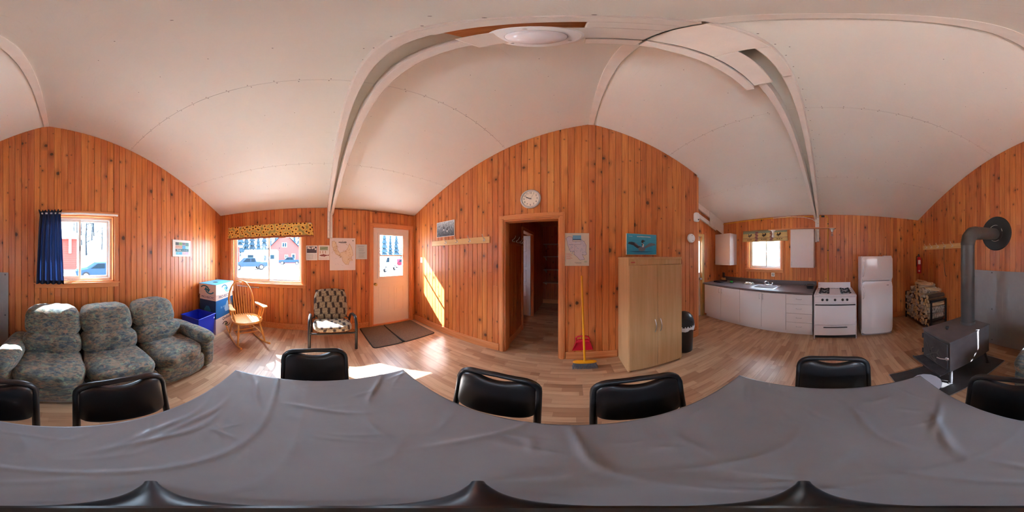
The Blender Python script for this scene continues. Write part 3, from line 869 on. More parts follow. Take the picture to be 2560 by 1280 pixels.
# ---------------------------------------------------------------- sofa
def tapestry(name, cols, sc=6.5, dark=0.35):
    t = NT(name)
    P = t.n('TexCoord').outputs['Object']
    x, y, z = t.sep(P)
    n1 = t.noise(t.xyz(t.math('MULTIPLY', x, 1.0), t.math('MULTIPLY', y, 1.6), t.math('MULTIPLY', z, 2.6)), sc, 4.0, 0.65)
    c = t.ramp(n1.outputs[0], cols, 'LINEAR')
    n2 = t.noise(t.xyz(x, t.math('MULTIPLY', y, 1.8), t.math('MULTIPLY', z, 2.6)), sc * 3.4, 6.0, 0.75).outputs[0]
    c = t.mix(t.math('MULTIPLY', t.sstep(n2, 0.47, 0.62), 0.72), c, (0.014, 0.018, 0.026))
    n3 = t.noise(P, sc * 2.3, 2.0).outputs[0]
    c = t.mix(t.math('MULTIPLY', t.sstep(n3, 0.62, 0.70), 0.45), c, srgb(166, 122, 100))
    n4 = t.noise(t.xyz(t.math('ADD', x, 9.0), y, z), sc * 2.9, 2.0).outputs[0]
    c = t.mix(t.math('MULTIPLY', t.sstep(n4, 0.60, 0.68), 0.6), c, srgb(120, 146, 120))
    fine = t.noise(P, 380.0, 2.0).outputs[0]
    t.bsdf(c, 0.85, 0.0, fine, 0.3, 0.002, **{'Sheen Weight': 0.2})
    return t.m
SOFA = tapestry('lodge_tapestry', [(0.28, srgb(46, 54, 68)), (0.40, srgb(84, 98, 100)), (0.48, srgb(136, 118, 96)), (0.54, srgb(92, 104, 96)), (0.63, srgb(78, 90, 92)), (0.75, srgb(50, 58, 70))])
sofa = thing('sofa', 'three-seat reclining sofa in a blue-grey and tan lodge print', 'sofa', (-.49, YS + .06, 0), 0)
# local: x east, +y into the room; origin at the back
def s_obj(name, mb, **k): return mb.build(name, SOFA, sofa, smooth=70, weld=True, **k)
SEATS = [.60, 0.0, -.60]
def puff(seed, amp, wr):
    def f(q):
        n = amp * mnoise.noise(Vector((q.x * 7 + seed, q.y * 7, q.z * 7))) + wr * mnoise.noise(Vector((q.x * 26 + seed, q.y * 5, q.z * 5)))
        return q + q.normalized() * n
    return f
for i, cx in enumerate(SEATS):
    def lean_fn(seed, amt):
        f0 = puff(seed, .012, .010)
        def f(q):
            q = f0(q); return Vector((q.x, q.y - amt * q.z, q.z))
        return f
    s_obj('back_cushion', MB().pillow((cx, .275, .765), .299, .135, .165, 3.4, 16, fn=lean_fn(i * 3.1, .42)))
    s_obj('lumbar_cushion', MB().pillow((cx, .395, .535), .299, .145, .125, 3.8, 14, fn=lean_fn(i * 5.7 + 1, .10)))
    s_obj('seat_cushion', MB().pillow((cx, .625, .36), .299, .32, .112, 3.6, 18, fn=puff(i * 2.3 + 7, .012, .012)))
    s_obj('footrest_panel', MB().pillow((cx, .845, .19), .298, .09, .145, 4.0, 14, fn=puff(i * 4.1 + 3, .010, .010)))
s_obj('base', MB().box(-.98, .98, .10, .80, .05, .30))
s_obj('back_shell', MB().box(-.88, .88, .02, .13, .05, .78), bevel=.03)
for s in (-1, 1):
    f = puff(20 + s, .010, .006)
    s_obj('arm_pad', MB().pillow((s * .96, .56, .49), .112, .40, .085, 3.0, 14, fn=f))
    s_obj('arm_panel', MB().pillow((s * .965, .53, .245), .085, .40, .23, 6.0, 12, fn=puff(31 + s, .005, .004)))
lev = MB().lathe([(.055, 0), (.055, .008), (.048, .012), (.030, .012), (.024, .006), (.012, .016), (.001, .018)], 20, (0, 0, 0), 'x').build('recline_lever', DARK_GREY, sofa, smooth=40, loc=(1.052, .70, .30))
for sx in (-1, 1):
    for yy in (.14, .78): MB().box(sx * .9 - .03, sx * .9 + .03, yy - .03, yy + .03, 0, .06).build('foot', BLACK, sofa)

# ---------------------------------------------------------------- rocking chair (faces north-east)
OAK = grain_mat('honey_oak', [srgb(204, 134, 58), srgb(228, 166, 86)], 'z', 0.32, coat=.2)
rk = thing('rocking_chair', 'honey oak hoop-back rocking chair under the sunflower valance', 'rocking chair', (-2.40, -1.15, 0), 0)
rk.rotation_euler = (0, 0, radians(135))   # local -y points to the front (north-east)
def bead(r, n=5):
    return [(0, r * .7), (.08, r), (.16, r * .75), (.22, r * 1.15), (.28, r * .75), (.5, r * 1.25), (.72, r * .75), (.78, r * 1.15), (.84, r * .75), (.92, r), (1, r * .7)]
seat_pts = [(.25 * cos(a) * (1 if sin(a) < 0 else .93), .235 * sin(a)) for a in [2 * pi * k / 36 for k in range(36)]]
seat_pts = [(math.copysign(abs(x / .25) ** .75 * .255, x), math.copysign(abs(y / .235) ** .75 * .235, y) - .01) for x, y in seat_pts]
MB().prism(seat_pts, .405, .445, 'xy').build('seat', OAK, rk, bevel=.012, bseg=3)
for s in (-1, 1):
    # runners
    R = 1.25; pts = []
    for i in range(15):
        a = radians(-21 + 42 * i / 14); pts.append((s * .215, R * sin(a) + .02, R - R * cos(a) + .018 - .0))
    MB().tube(pts, .019, 8, flat=.75).build('rocker', OAK, rk, smooth=50)
    zf = lambda y: R - sqrt(R * R - (y - .02) ** 2) + .035
    MB().turned((s * .17, -.16, .41), (s * .215, -.27, zf(-.27)), bead(.017)).build('leg', OAK, rk, smooth=50)
    MB().turned((s * .16, .14, .41), (s * .215, .24, zf(.24)), bead(.016)).build('leg', OAK, rk, smooth=50)
    MB().turned((s * .197, -.22, .20), (s * .19, .20, .20), [(0, .009), (.5, .014), (1, .009)]).build('stretcher', OAK, rk, smooth=50)
    # arm with three posts
    MB().prism([(s * .225, -.21), (s * .300, -.20), (s * .315, -.14), (s * .285, -.02), (s * .265, .12), (s * .225, .17), (s * .205, .10), (s * .225, -.05)][::s], .645, .672, 'xy').build('armrest', OAK, rk, bevel=.008)
    for yy, xx in ((-.15, .262), (-.09, .255), (-.03, .25)):
        MB().turned((s * .215, yy + .02, .44), (s * xx, yy, .65), bead(.011)).build('arm_post', OAK, rk, smooth=50)
for yy in (-.10, .04): MB().turned((-.195, yy, .20), (.195, yy, .20), [(0, .009), (.5, .013), (1, .009)]).build('stretcher', OAK, rk, smooth=50)
hoop = []
for i in range(29):
    a = pi * i / 28
    x = -.255 * cos(a) * (1.0 if sin(a) > .3 else .88 + .12 * sin(a) / .3); z = .445 + .60 * sin(a) ** .62
    hoop.append((x * .93, .17 + .17 * (z - .445) / .6, z))
MB().tube(hoop, .0145, 10).build('hoop', OAK, rk, smooth=60)
for i in range(9):
    s = -1 + 2 * i / 8; x0 = s * .165; x1 = s * .205
    zt = .445 + .60 * sqrt(max(0, 1 - (x1 / .24) ** 2)) ** .62
    MB().turned((x0, .165, .44), (x1, .17 + .17 * (zt - .445) / .6, zt), [(0, .0075), (.15, .0085), (.6, .0055), (1, .004)], 8).build('spindle', OAK, rk, smooth=50)

# ---------------------------------------------------------------- futon armchair by the west wall (faces east)
def blocks():
    t = NT('block_tapestry')
    P = t.n('TexCoord').outputs['Object']
    x, y, z = t.sep(P)
    wn_ = t.noise(P, 9.0, 2.0).outputs[0]
    v = t.xyz(t.math('MULTIPLY_ADD', wn_, .05, x), t.math('ADD', t.math('MULTIPLY_ADD', wn_, .04, z), t.math('MULTIPLY', y, .9)), 0.0)
    vx, vz, _ = t.sep(v)
    row = t.math('FLOOR', t.math('DIVIDE', vz, .105))
    fx_ = t.math('FRACT', t.math('MULTIPLY_ADD', row, .37, t.math('DIVIDE', vx, .128)))
    bar = t.math('MULTIPLY', t.sstep(fx_, .0, .05), t.sstep(fx_, .36, .30))
    fz_ = t.math('FRACT', t.math('DIVIDE', vz, .105))
    gap = t.sstep(fz_, .13, .05)
    n = t.noise(P, 60.0, 4.0, .7).outputs[0]
    c = t.mix(t.math('MULTIPLY', t.sstep(n, .46, .62), .7), srgb(176, 160, 134), srgb(84, 74, 66))
    c = t.mix(bar, c, srgb(58, 46, 44)); c = t.mix(t.math('MULTIPLY', gap, .7), c, srgb(98, 90, 84))
    fine = t.noise(P, 300.0, 2.0).outputs[0]
    t.bsdf(c, 0.85, 0.0, fine, 0.25, 0.002)
    return t.m
BLOCK = blocks()
ac = thing('armchair', 'black tube-frame armchair with brown block-print cushions beside the door', 'armchair', (-2.29, .205, 0), 90)
# local: x north, -y is the front (east)
def tuft(seed, amt):
    def f(q):
        n = .010 * mnoise.noise(Vector((q.x * 9 + seed, q.y * 9, q.z * 9)))
        d = 0
        for bx in (-.15, 0.0, .15):
            for bz in (-.16, .0, .16): d += math.exp(-(((q.x - bx) / .05) ** 2 + ((q.y - bz) / .05) ** 2))
        k = -.022 * d if q.z > 0 else 0
        return Vector((q.x, q.y, q.z + k)) + q.normalized() * n
    return f
MB().pillow((0, 0, 0), .285, .265, .065, 3.6, 18, fn=tuft(3, 1)).build('seat_cushion', BLOCK, ac, smooth=70, weld=True, loc=(0, .20, .385), rot=(radians(-5), 0, 0))
MB().pillow((0, 0, 0), .285, .065, .285, 3.6, 16, fn=puff(5, .010, .006)).build('back_cushion', BLOCK, ac, smooth=70, weld=True, loc=(0, .50, .645), rot=(radians(-20), 0, 0))
for s in (-1, 1):
    X = s * .335
    pts = [(X, .0, 0), (X, .0, .44)] + [(X, .10 - .10 * cos(radians(a)), .44 + .115 * sin(radians(a))) for a in (25, 50, 75, 95)] + [(X, .25, .54), (X, .42, .47), (X, .52, .36), (X, .62, .18), (X, .70, 0)]
    MB().tube(pts, .022, 12).build('side_frame', BLACK_METAL, ac, smooth=60)
MB().tube([(-.335, -.01, .315), (.335, -.01, .315)], .015, 10).build('seat_rail', BLACK_METAL, ac, smooth=60); MB().tube([(-.335, .45, .30), (.335, .45, .30)], .013, 10).build('seat_rail', BLACK_METAL, ac, smooth=60)
MB().tube([(-.335, .52, .36), (-.27, .50, .40), (-.25, .62, .88), (.25, .62, .88), (.27, .50, .40), (.335, .52, .36)], .013, 10).build('back_rail', BLACK_METAL, ac, smooth=60)
for x in (-.2, 0, .2): MB().tube([(x, -.01, .31), (x, .45, .295)], .006, 6).build('slat', BLACK_METAL, ac, smooth=60)

# ---------------------------------------------------------------- recycling carton, blue bin, door mats
BLUE_PRINT = pbr('blue_print', srgb(28, 110, 176), .6); NAVY_PRINT = pbr('navy_print', srgb(28, 62, 96), .6)
CARD = pbr('white_card', srgb(232, 218, 206), .75); TEAL = pbr('teal_print', srgb(36, 120, 150), .6); SKY_PRINT = pbr('light_blue_print', srgb(96, 186, 236), .6)
OLIVE = pbr('olive_print', srgb(92, 110, 58), .6); PALEBLUE = pbr('pale_blue_print', srgb(150, 190, 220), .6)
cb = thing('recycling_carton', 'tall white and blue cardboard recycling carton with arrow logos in the corner', 'carton', (-2.585, -1.86, 0))
bx0, bx1, by0, by1 = -.29, .29, -.185, .185
MB().box(bx0, bx1, by0, by1, 0, .80).build('body', CARD, cb, bevel=.003)
MB().box(bx0 - .012, bx1 + .012, by0 - .012, by1 + .012, .78, .985).build('lid', CARD, cb, bevel=.003)
MB().box(bx0 - .012, bx1 + .012, by0 - .012, by1 + .012, .985, .990).build('lid_top', SKY_PRINT, cb)
MB().lathe([(.05, .0), (.05, .0012)], 20, (.05, .0, .990)).build('slot_hole', INK, cb)
def arrows(parent, c, ux, s, m1, m2, name='arrow_logo'):
    """two curved arrows chasing each other on an upright face; ux = direction of reading"""
    for k, m in ((0, m1), (1, m2)):
        a0 = 180 * k
        mb = MB(); pin = arc(0, 0, .062 * s, a0 + 10, a0 + 150, 9); po = arc(0, 0, .085 * s, a0 + 10, a0 + 150, 9)
        sh = (-.05 * s if k == 0 else .05 * s)
        ring = [(x + sh, z * .75) for x, z in po] + [(x + sh, z * .75) for x, z in pin[::-1]]
        mb.prism(ring, -.0006, .0006, 'xz')
        e = Vector((po[0][0] + pin[0][0], po[0][1] + pin[0][1])) / 2
        e = Vector((e.x + sh, e.y * .75))
        q = 1 if k == 0 else -1
        mb.prism([(e.x - .035 * s, e.y + .0 * s), (e.x + .035 * s, e.y), (e.x, e.y - q * .05 * s)], -.0006, .0006, 'xz')
        mb.build(name, m, parent, loc=c, rot=(0, 0, ux))
# east face (reads along +y) and north face (reads along -x)
EAST, NORTH = radians(90), radians(180)
xe, yn = bx1 + .0008, by1 + .0008
arrows(cb, (xe + .012, 0.0, .885), EAST, 1.25, TEAL, TEAL); arrows(cb, (-.02, yn + .012, .885), NORTH, 1.25, TEAL, SKY_PRINT)
MB().box(xe - .0004, xe + .0004, by0, by1, .33, .685).build('printed_panel', NAVY_PRINT, cb)
MB().box(bx0, bx1, yn - .0004, yn + .0004, .33, .685).build('printed_panel', BLUE_PRINT, cb)
def face_text(s, size, m, p, rz, sx=1.0):
    o = text(cb, 'lettering', s, size, m, *p, sx=sx); o.rotation_euler = (radians(90), 0, rz); return o
face_text('PRO-RECYC', .055, NAVY_PRINT, (xe + .0005, 0, .735), EAST); face_text('PRO-RECYC', .075, NAVY_PRINT, (0, yn + .0005, .735), NORTH)
face_text('la récup', .075, PALEBLUE, (.02, yn + .0012, .53), NORTH)
face_text('Québec', .085, NAVY_PRINT, (-.05, yn + .0005, .275), NORTH)
arrows(cb, (-.05, yn, .13), NORTH, 1.1, INK, OLIVE)
MB().prism([(-.10, -.09), (.10, -.09), (.14, -.02), (.05, .12), (-.05, .12), (-.14, -.02)], -.0005, .0005, 'xz').build('recycle_mark', PALEBLUE, cb, loc=(-.12, yn + .0007, .50))
MB().prism([(-.06, -.06), (.06, -.06), (.08, -.01), (.03, .07), (-.03, .07), (-.08, -.01)], -.0005, .0005, 'xz').build('recycle_mark', TEAL, cb, loc=(xe + .0007, 0, .50), rot=(0, 0, EAST))

BIN_BLUE = pbr('blue_bin_plastic', (0.012, 0.045, 0.62), .4)
bb = thing('recycling_bin', 'open blue plastic recycling bin between the sofa arm and the carton', 'bin', (-2.01, -1.825, 0))
def taper(x, y, z0, z1, x2, y2, th):
    mb = MB(); o = []
    for (hx, hy, z) in ((x, y, z0), (x2, y2, z1), (x2 - th, y2 - th, z1), (x - th, y - th, z0 + th)):
        o += [(-hx, -hy, z), (hx, -hy, z), (hx, hy, z), (-hx, hy, z)]
    fs = [(3, 2, 1, 0), (12, 13, 14, 15)]
    for a in (0, 4, 8):
        fs += [(a + i, a + (i + 1) % 4, a + 4 + (i + 1) % 4, a + 4 + i) for i in range(4)]
    return mb.add(o, fs)
taper(.185, .165, 0, .485, .205, .190, .006).build('tub', BIN_BLUE, bb, bevel=.002, weld=True)
MB().tube([(-.207, -.192, .485), (.207, -.192, .485), (.207, .192, .485), (-.207, .192, .485)], .011, 8, closed=True).build('rim', BIN_BLUE, bb, smooth=40)
WHITE_PRINT = pbr('white_print', (.8, .8, .82), .6)
mb = MB()
for k in range(3):
    a = 90 + 120 * k
    p = arc(0, 0, .045, a - 50, a + 35, 6)
    ribbon(mb, p, .013, 0); e = p[-1]; d = radians(a + 35 + 90)
    mb.prism([(e[0] + .022 * cos(d), e[1] + .022 * sin(d)), (e[0] + .02 * cos(d + 2.0), e[1] + .02 * sin(d + 2.0)), (e[0] + .02 * cos(d - 2.0), e[1] + .02 * sin(d - 2.0))], -.0006, .0006, 'xz')
mb.build('recycle_symbol', WHITE_PRINT, bb, loc=(.04, .179, .22), rot=(radians(-3), 0, NORTH))
MB().box(-.198, -.17, .188, .1895, .40, .43).build('sticker', WHITE_PRINT, bb)

def mat_fibre():
    t = NT('door_mat_fibre')
    P = t.n('TexCoord').outputs['Object']
    n = t.noise(P, 160.0, 3.0, .7).outputs[0]
    c = t.ramp(n, [(.35, srgb(60, 50, 45)), (.65, srgb(140, 122, 106))])
    t.bsdf(c, .95, 0, n, .8, .006)
    return t.m
MATF = mat_fibre()
RUB = pbr('black_rubber', (.02, .019, .018), .7)
def rrect(hx, hy, r, n=5):
    p = []
    for cx, cy, a0 in ((hx - r, hy - r, 0), (-hx + r, hy - r, 90), (-hx + r, -hy + r, 180), (hx - r, -hy + r, 270)):
        p += arc(cx, cy, r, a0, a0 + 90, n)
    return p
def door_mat(loc, hx, hy, lab, z=0.0):
    m = thing('door_mat', lab, 'mat', loc, 0, 'charcoal mats at the entrance door')
    MB().prism(rrect(hx, hy, .05), .001, .008, 'xy').build('backing', RUB, m)
    MB().prism(rrect(hx - .015, hy - .015, .04), .008, .014, 'xy').build('pile', MATF, m)
    return m
door_mat((-2.63, 1.03, 0), .42, .255, 'darker charcoal door mat nearer the armchair')
m2 = door_mat((-2.63, 1.605, 0), .42, .325, 'charcoal door mat in front of the white door, with a curled edge')
MB().tube([(-.40, -.318, .014), (0, -.322, .017), (.30, -.326, .022), (.42, -.33, .026)], [.010, .012, .016, .018], 10).build('curled_edge', RUB, m2, smooth=50)
# ---------------------------------------------------------------- things on the north wall
FR = YN - T          # face of the boards
HOOKM = pbr('nickel_hook', (.78, .74, .68), .3, .85)
def hook(parent, x, y, z, m=HOOKM, s=1.0):
    h = MB()
    h.lathe([(.012, 0), (.012, .004), (.004, .006)], 12, (x, y, z), 'y')
    o = MB().tube([(x, y - .004, z + .012), (x, y - .018, z + .018), (x, y - .034, z + .03), (x - .002, y - .052, z + .052), (x - .003, y - .060, z + .070)], [.0045, .0045, .004, .0038, .0036], 8)
    o.lathe([(.001, -.006), (.006, -.003), (.0065, .001), (.004, .005), (.001, .006)], 10, (x - .003, y - .060, z + .074))
    o.tube([(x, y - .004, z + .004), (x, y - .020, z - .006), (x, y - .034, z - .022), (x, y - .042, z - .016), (x, y - .046, z - .002)], [.0045, .0045, .004, .004, .0045], 8)
    o.box(x - .009, x + .009, y - .004, y, z - .016, z + .022)
    return o.build('coat_hook', m, parent, smooth=50)
def coat_rack(loc, rz, w, hooks, lab, m=PALE_WOOD):
    r = thing('coat_rack', lab, 'coat rack', loc, rz, None)
    MB().box(-w / 2, w / 2, -.02, 0, -.047, .047).build('board', m, r, bevel=.003)
    for hx in hooks: hook(r, hx, -.021, 0.0)
    return r
coat_rack((-1.805, FR, 1.737), 0, 1.27, (-.24, .02, .285, .55), 'pale pine coat rack with four nickel hooks between the door corner and the doorway')

ph = thing('winter_photo', 'small black-and-white photo print above the coat rack', 'picture', (-2.085, FR, 1.99))
def bwphoto():
    t = NT('grey_photo_print')
    P = t.n('TexCoord').outputs['Object']
    x, y, z = t.sep(P)
    n = t.noise(t.xyz(t.math('MULTIPLY', x, 3.0), 0.0, z), 22.0, 6.0, .8).outputs[0]
    k = t.math('MULTIPLY_ADD', z, .9, n)
    c = t.ramp(k, [(.36, (.03, .035, .045)), (.5, (.16, .18, .21)), (.66, (.62, .64, .68))])
    t.bsdf(c, .45); return t.m
MB().box(-.225, .225, -.008, 0, -.142, .142).build('backing', PAPER, ph)
MB().box(-.217, .217, -.0095, -.008, -.134, .134).build('print', bwphoto(), ph)
for px, pz in ((-.035, .0), (.05, -.03)):
    MB().prism([(px - .012, pz), (px + .012, pz), (px + .008, pz + .055), (px - .006, pz + .055)], -.0102, -.0096, 'xz').build('figure', INK, ph)
    MB().prism([(px - .01, pz - .03), (px + .01, pz - .03), (px + .01, pz), (px - .01, pz)], -.0102, -.0096, 'xz').build('figure', PAPER, ph)

sw = thing('light_switch', 'white light switch beside the sunlit corner', 'switch', (-2.812, FR, 1.414))
MB().box(-.035, .035, -.006, 0, -.057, .057).build('plate', WHITE_VINYL, sw, bevel=.002); MB().box(-.006, .006, -.016, -.006, -.012, .012).build('toggle', WHITE_VINYL, sw, bevel=.002)

ck = thing('wall_clock', 'round grey-rimmed wall clock above the doorway', 'clock', (-.567, FR, 2.276))
RIMG = pbr('grey_clock_rim', srgb(188, 182, 178), .4); FACE = pbr('cream_clock_face', srgb(240, 228, 212), .5)
MB().lathe([(.137, 0), (.140, -.012), (.134, -.026), (.122, -.030), (.113, -.024), (.112, -.016), (.001, -.016)], 48, (0, 0, 0), 'y').build('rim', RIMG, ck, smooth=40)
MB().lathe([(.112, -.0165), (.112, -.0175), (.001, -.0175)], 40, (0, 0, 0), 'y').build('face', FACE, ck)
for h in range(1, 13):
    a = radians(90 - 30 * h); text(ck, 'numeral', str(h), .036, INK, .088 * cos(a), -.018, .088 * sin(a))
mb = MB()
for k in range(60):
    a = radians(6 * k); r0 = .104; r1 = .108
    ribbon(mb, [(r0 * cos(a), r0 * sin(a)), (r1 * cos(a), r1 * sin(a))], .0014, -.018)
mb.build('minute_marks', INK, ck)
def hand(name, ang, L, w, m, y):
    a = radians(90 - ang); mb = MB(); ribbon(mb, [(-.015 * cos(a), -.015 * sin(a)), (L * cos(a), L * sin(a))], w, y); mb.build(name, m, ck)
hand('hour_hand', 292, .058, .0075, INK, -.0195); hand('minute_hand', 297, .066, .005, INK, -.0205); hand('second_hand', 35, .07, .0016, DARK_GREY, -.0215)

# map poster beside the doorway
def outline(pts, closed=True): return pts + ([pts[0]] if closed else [])
MAPG = pbr('map_beige', srgb(214, 202, 184), .4); LINE_P = pbr('violet_line', srgb(96, 84, 110), .6); LINE_B = pbr('river_blue', srgb(110, 150, 180), .6); RED_INK = pbr('red_ink', srgb(200, 96, 84), .6); GREEN_INK = pbr('green_ink', srgb(40, 150, 60), .6)
mp = thing('map_poster', 'beige territory map poster hung right of the doorway', 'poster', (.027, FR, 1.583))
MB().box(-.157, .157, -.006, 0, -.208, .208).build('board', MAPG, mp, bevel=.003)
shape = [(-.135, .14), (-.10, .165), (-.055, .155), (-.05, .10), (.045, .10), (.06, .125), (.10, .09), (.12, .05), (.115, -.02), (.125, -.06), (.10, -.075), (.07, -.06), (.085, -.10), (.10, -.125), (.04, -.135), (.01, -.10), (-.03, -.065), (-.03, -.03), (-.08, -.025), (-.10, .02), (-.115, .06), (-.12, .10)]
MB().prism(shape, -.0072, -.006, 'xz').build('territory', pbr('map_lilac', srgb(206, 196, 204), .5), mp)
mb = MB(); ribbon(mb, outline(shape), .003, -.0075); ribbon(mb, [(-.10, .06), (.05, .06), (.06, .11)], .002, -.0075); ribbon(mb, [(-.02, .06), (-.03, -.03)], .002, -.0075); mb.build('boundary', LINE_P, mp)
rr = random.Random(4); mb = MB()
for _ in range(34):
    x, z = rr.uniform(-.09, .10), rr.uniform(-.05, .13)
    p = [(x, z)]
    for _ in range(3): x += rr.uniform(-.012, .012); z += rr.uniform(-.012, .012); p.append((x, z))
    ribbon(mb, p, .0022, -.0078)
mb.build('waterways', LINE_B, mp)
MB().box(-.05, .055, -.0085, -.0075, .118, .178).build('title_block', pbr('title_blue', srgb(108, 160, 196), .5), mp)
MB().box(-.048, .053, -.0092, -.0085, .120, .130).build('title_band', NAVY_PRINT, mp)
mb = MB()
for k in range(7): ribbon(mb, [(-.13, -.05 - k * .012), (-.08 + .012 * (k % 3), -.05 - k * .012)], .003, -.0065)
mb.build('legend', RED_INK, mp)
text(mp, 'lettering', 'ZEC', .022, GREEN_INK, .115, -.0066, -.155)
mb = MB()
for k in range(3): ribbon(mb, [(-.03 + .01 * k, -.163 - k * .008), (.06, -.163 - k * .008)], .002, -.0065)
mb.build('credits', DARK_GREY, mp)

# loon picture
ln = thing('loon_picture', 'blue picture of a loon spreading its wings above the birch cabinet', 'picture', (.895, FR, 1.66))
MB().box(-.225, .225, -.016, 0, -.142, .142).build('board', PAPER, ln, bevel=.001)
def lake():
    t = NT('lake_print'); P = t.n('TexCoord').outputs['Object']; x, y, z = t.sep(P)
    n = t.noise(t.xyz(t.math('MULTIPLY', x, 2.5), 0.0, t.math('MULTIPLY', z, 14.0)), 4.0, 4.0, .6).outputs[0]
    c = t.mix(t.math('MULTIPLY_ADD', z, 1.2, t.math('MULTIPLY', n, .9)), srgb(30, 140, 184), srgb(80, 184, 212))
    t.bsdf(c, .35); return t.m
MB().box(-.219, .224, -.0172, -.016, -.139, .140).build('print', lake(), ln)
GREYF = pbr('grey_feather', srgb(120, 120, 128), .6); DARKF = pbr('dark_feather', srgb(52, 52, 62), .6); WHITEF = pbr('white_feather', srgb(220, 220, 220), .6)
y0 = -.0176
poly(ln, 'wing', [(-.02, -.06), (-.07, -.055), (-.13, -.015), (-.205, .005), (-.19, .025), (-.15, .03), (-.10, .02), (-.05, -.02), (-.01, -.035)], y0, DARKF, .0003)
poly(ln, 'wing', [(.05, -.055), (.10, -.035), (.15, -.02), (.215, -.005), (.20, .012), (.15, .022), (.11, .018), (.07, -.01), (.04, -.03)], y0, GREYF, .0003)
poly(ln, 'wing_edge', [(-.03, -.04), (-.10, .0), (-.115, .018), (-.09, .015), (-.05, -.02)], y0 - .0004, GREYF, .0003)
poly(ln, 'body', [(-.05, -.085), (-.055, -.05), (-.02, -.035), (.03, -.035), (.05, -.055), (.045, -.085), (.0, -.095)], y0 - .0004, GREYF, .0003)
poly(ln, 'breast', [(.0, -.04), (.025, -.04), (.032, .0), (.012, .008)], y0 - .0008, WHITEF, .0003)
poly(ln, 'head', [(.0, -.03), (-.005, .02), (-.012, .04), (-.002, .058), (.02, .06), (.035, .05), (.055, .05), (.034, .038), (.018, .03), (.012, -.01)], y0 - .0008, INK, .0003)
poly(ln, 'collar', [(-.004, .008), (.012, .008), (.013, .016), (-.005, .016)], y0 - .0012, WHITEF, .0003)
poly(ln, 'water_shadow', [(-.2, -.10), (-.05, -.095), (.05, -.098), (.18, -.10), (.05, -.108), (-.1, -.108)], y0, pbr('deep_water', srgb(14, 84, 116), .4), .0003)
mb = MB(); x = -.07
for wd in (.016, .012, .05, .014, .012, .05): ribbon(mb, [(x, .105), (x + wd, .104)], .009, y0); x += wd + .009
mb.build('caption', WHITEF, ln); mb = MB(); ribbon(mb, [(-.19, .103), (-.14, .102)], .004, y0); mb.build('caption', WHITEF, ln)

# ---------------------------------------------------------------- tall birch cabinet
BIRCH = grain_mat('birch_laminate', [srgb(206, 166, 116), srgb(222, 186, 138)], 'z', .42, 26.0, 1.2)
wd = thing('storage_cabinet', 'tall birch laminate cabinet with two doors against the boarded wall', 'cabinet', (.905, 1.835, 0))
CX, CY, CZ = .345, .205, 1.487
MB().box(-CX, -CX + .018, -CY, CY, 0, CZ - .02).build('side_panel', BIRCH, wd); MB().box(CX - .018, CX, -CY, CY, 0, CZ - .02).build('side_panel', BIRCH, wd)
MB().box(-CX - .004, CX + .004, -CY - .006, CY, CZ - .022, CZ).build('top', BIRCH, wd, bevel=.003)
MB().box(-CX + .018, CX - .018, CY - .01, CY, .02, CZ - .022).build('back', BIRCH, wd)
MB().box(-CX + .018, CX - .018, -CY + .02, -CY + .035, 0, .05).build('plinth', BIRCH, wd)
MB().box(-CX + .018, CX - .018, -CY + .004, -CY + .02, CZ - .085, CZ - .022).build('header', BIRCH, wd)
MB().box(-CX + .03, -CX + .075, -CY + .002, -CY + .004, CZ - .062, CZ - .050).build('maker_badge', RED_INK, wd)
for s in (-1, 1):
    a, b = sorted((s * .0015, s * (CX - .003)))
    dd = MB().box(a, b, -CY - .016, -CY + .002, .045, CZ - .088).build('door', BIRCH, wd, bevel=.0015)
    pts = [(s * .035, -CY - .016 - .03 * sin(pi * k / 12) - .003, .58 + .17 * k / 12) for k in range(13)]
    MB().tube([(x + s * .012 * sin(pi * k / 12) * 0, y, z) for k, (x, y, z) in enumerate(pts)], .0055, 8).build('handle', STEEL, dd, smooth=50)

# ---------------------------------------------------------------- bin with dome lid
tb = thing('trash_bin', 'round black bin with a dome lid and white bag beside the birch cabinet', 'bin', (1.455, 1.835, 0))
MB().lathe([(.125, 0), (.140, .44), (.146, .45), (.138, .45), (.122, .01)], 32).build('barrel', BLACK, tb, smooth=40)
def bagf(s, t):
    a = 2 * pi * s; r = .150 + .007 * sin(9 * a) * t + .004 * sin(23 * a); return (r * cos(a), r * sin(a), .475 - .075 * t - .012 * sin(5 * a) * t)
MB().sheet(bagf, 60, 6).build('bag', pbr('white_bag', srgb(220, 220, 224), .5), tb, smooth=60, weld=True, solid=.002)
MB().lathe([(.152, .455), (.152, .50), (.147, .53), (.125, .60), (.085, .645), (.04, .665), (.001, .668)], 32).build('dome_lid', BLACK, tb, smooth=50)
MB().prism(arc(0, .50, .105, 20, 160, 10), -.147, -.139, 'xz').build('flap', BLACK_METAL, tb, rot=(radians(0), 0, radians(-28)))

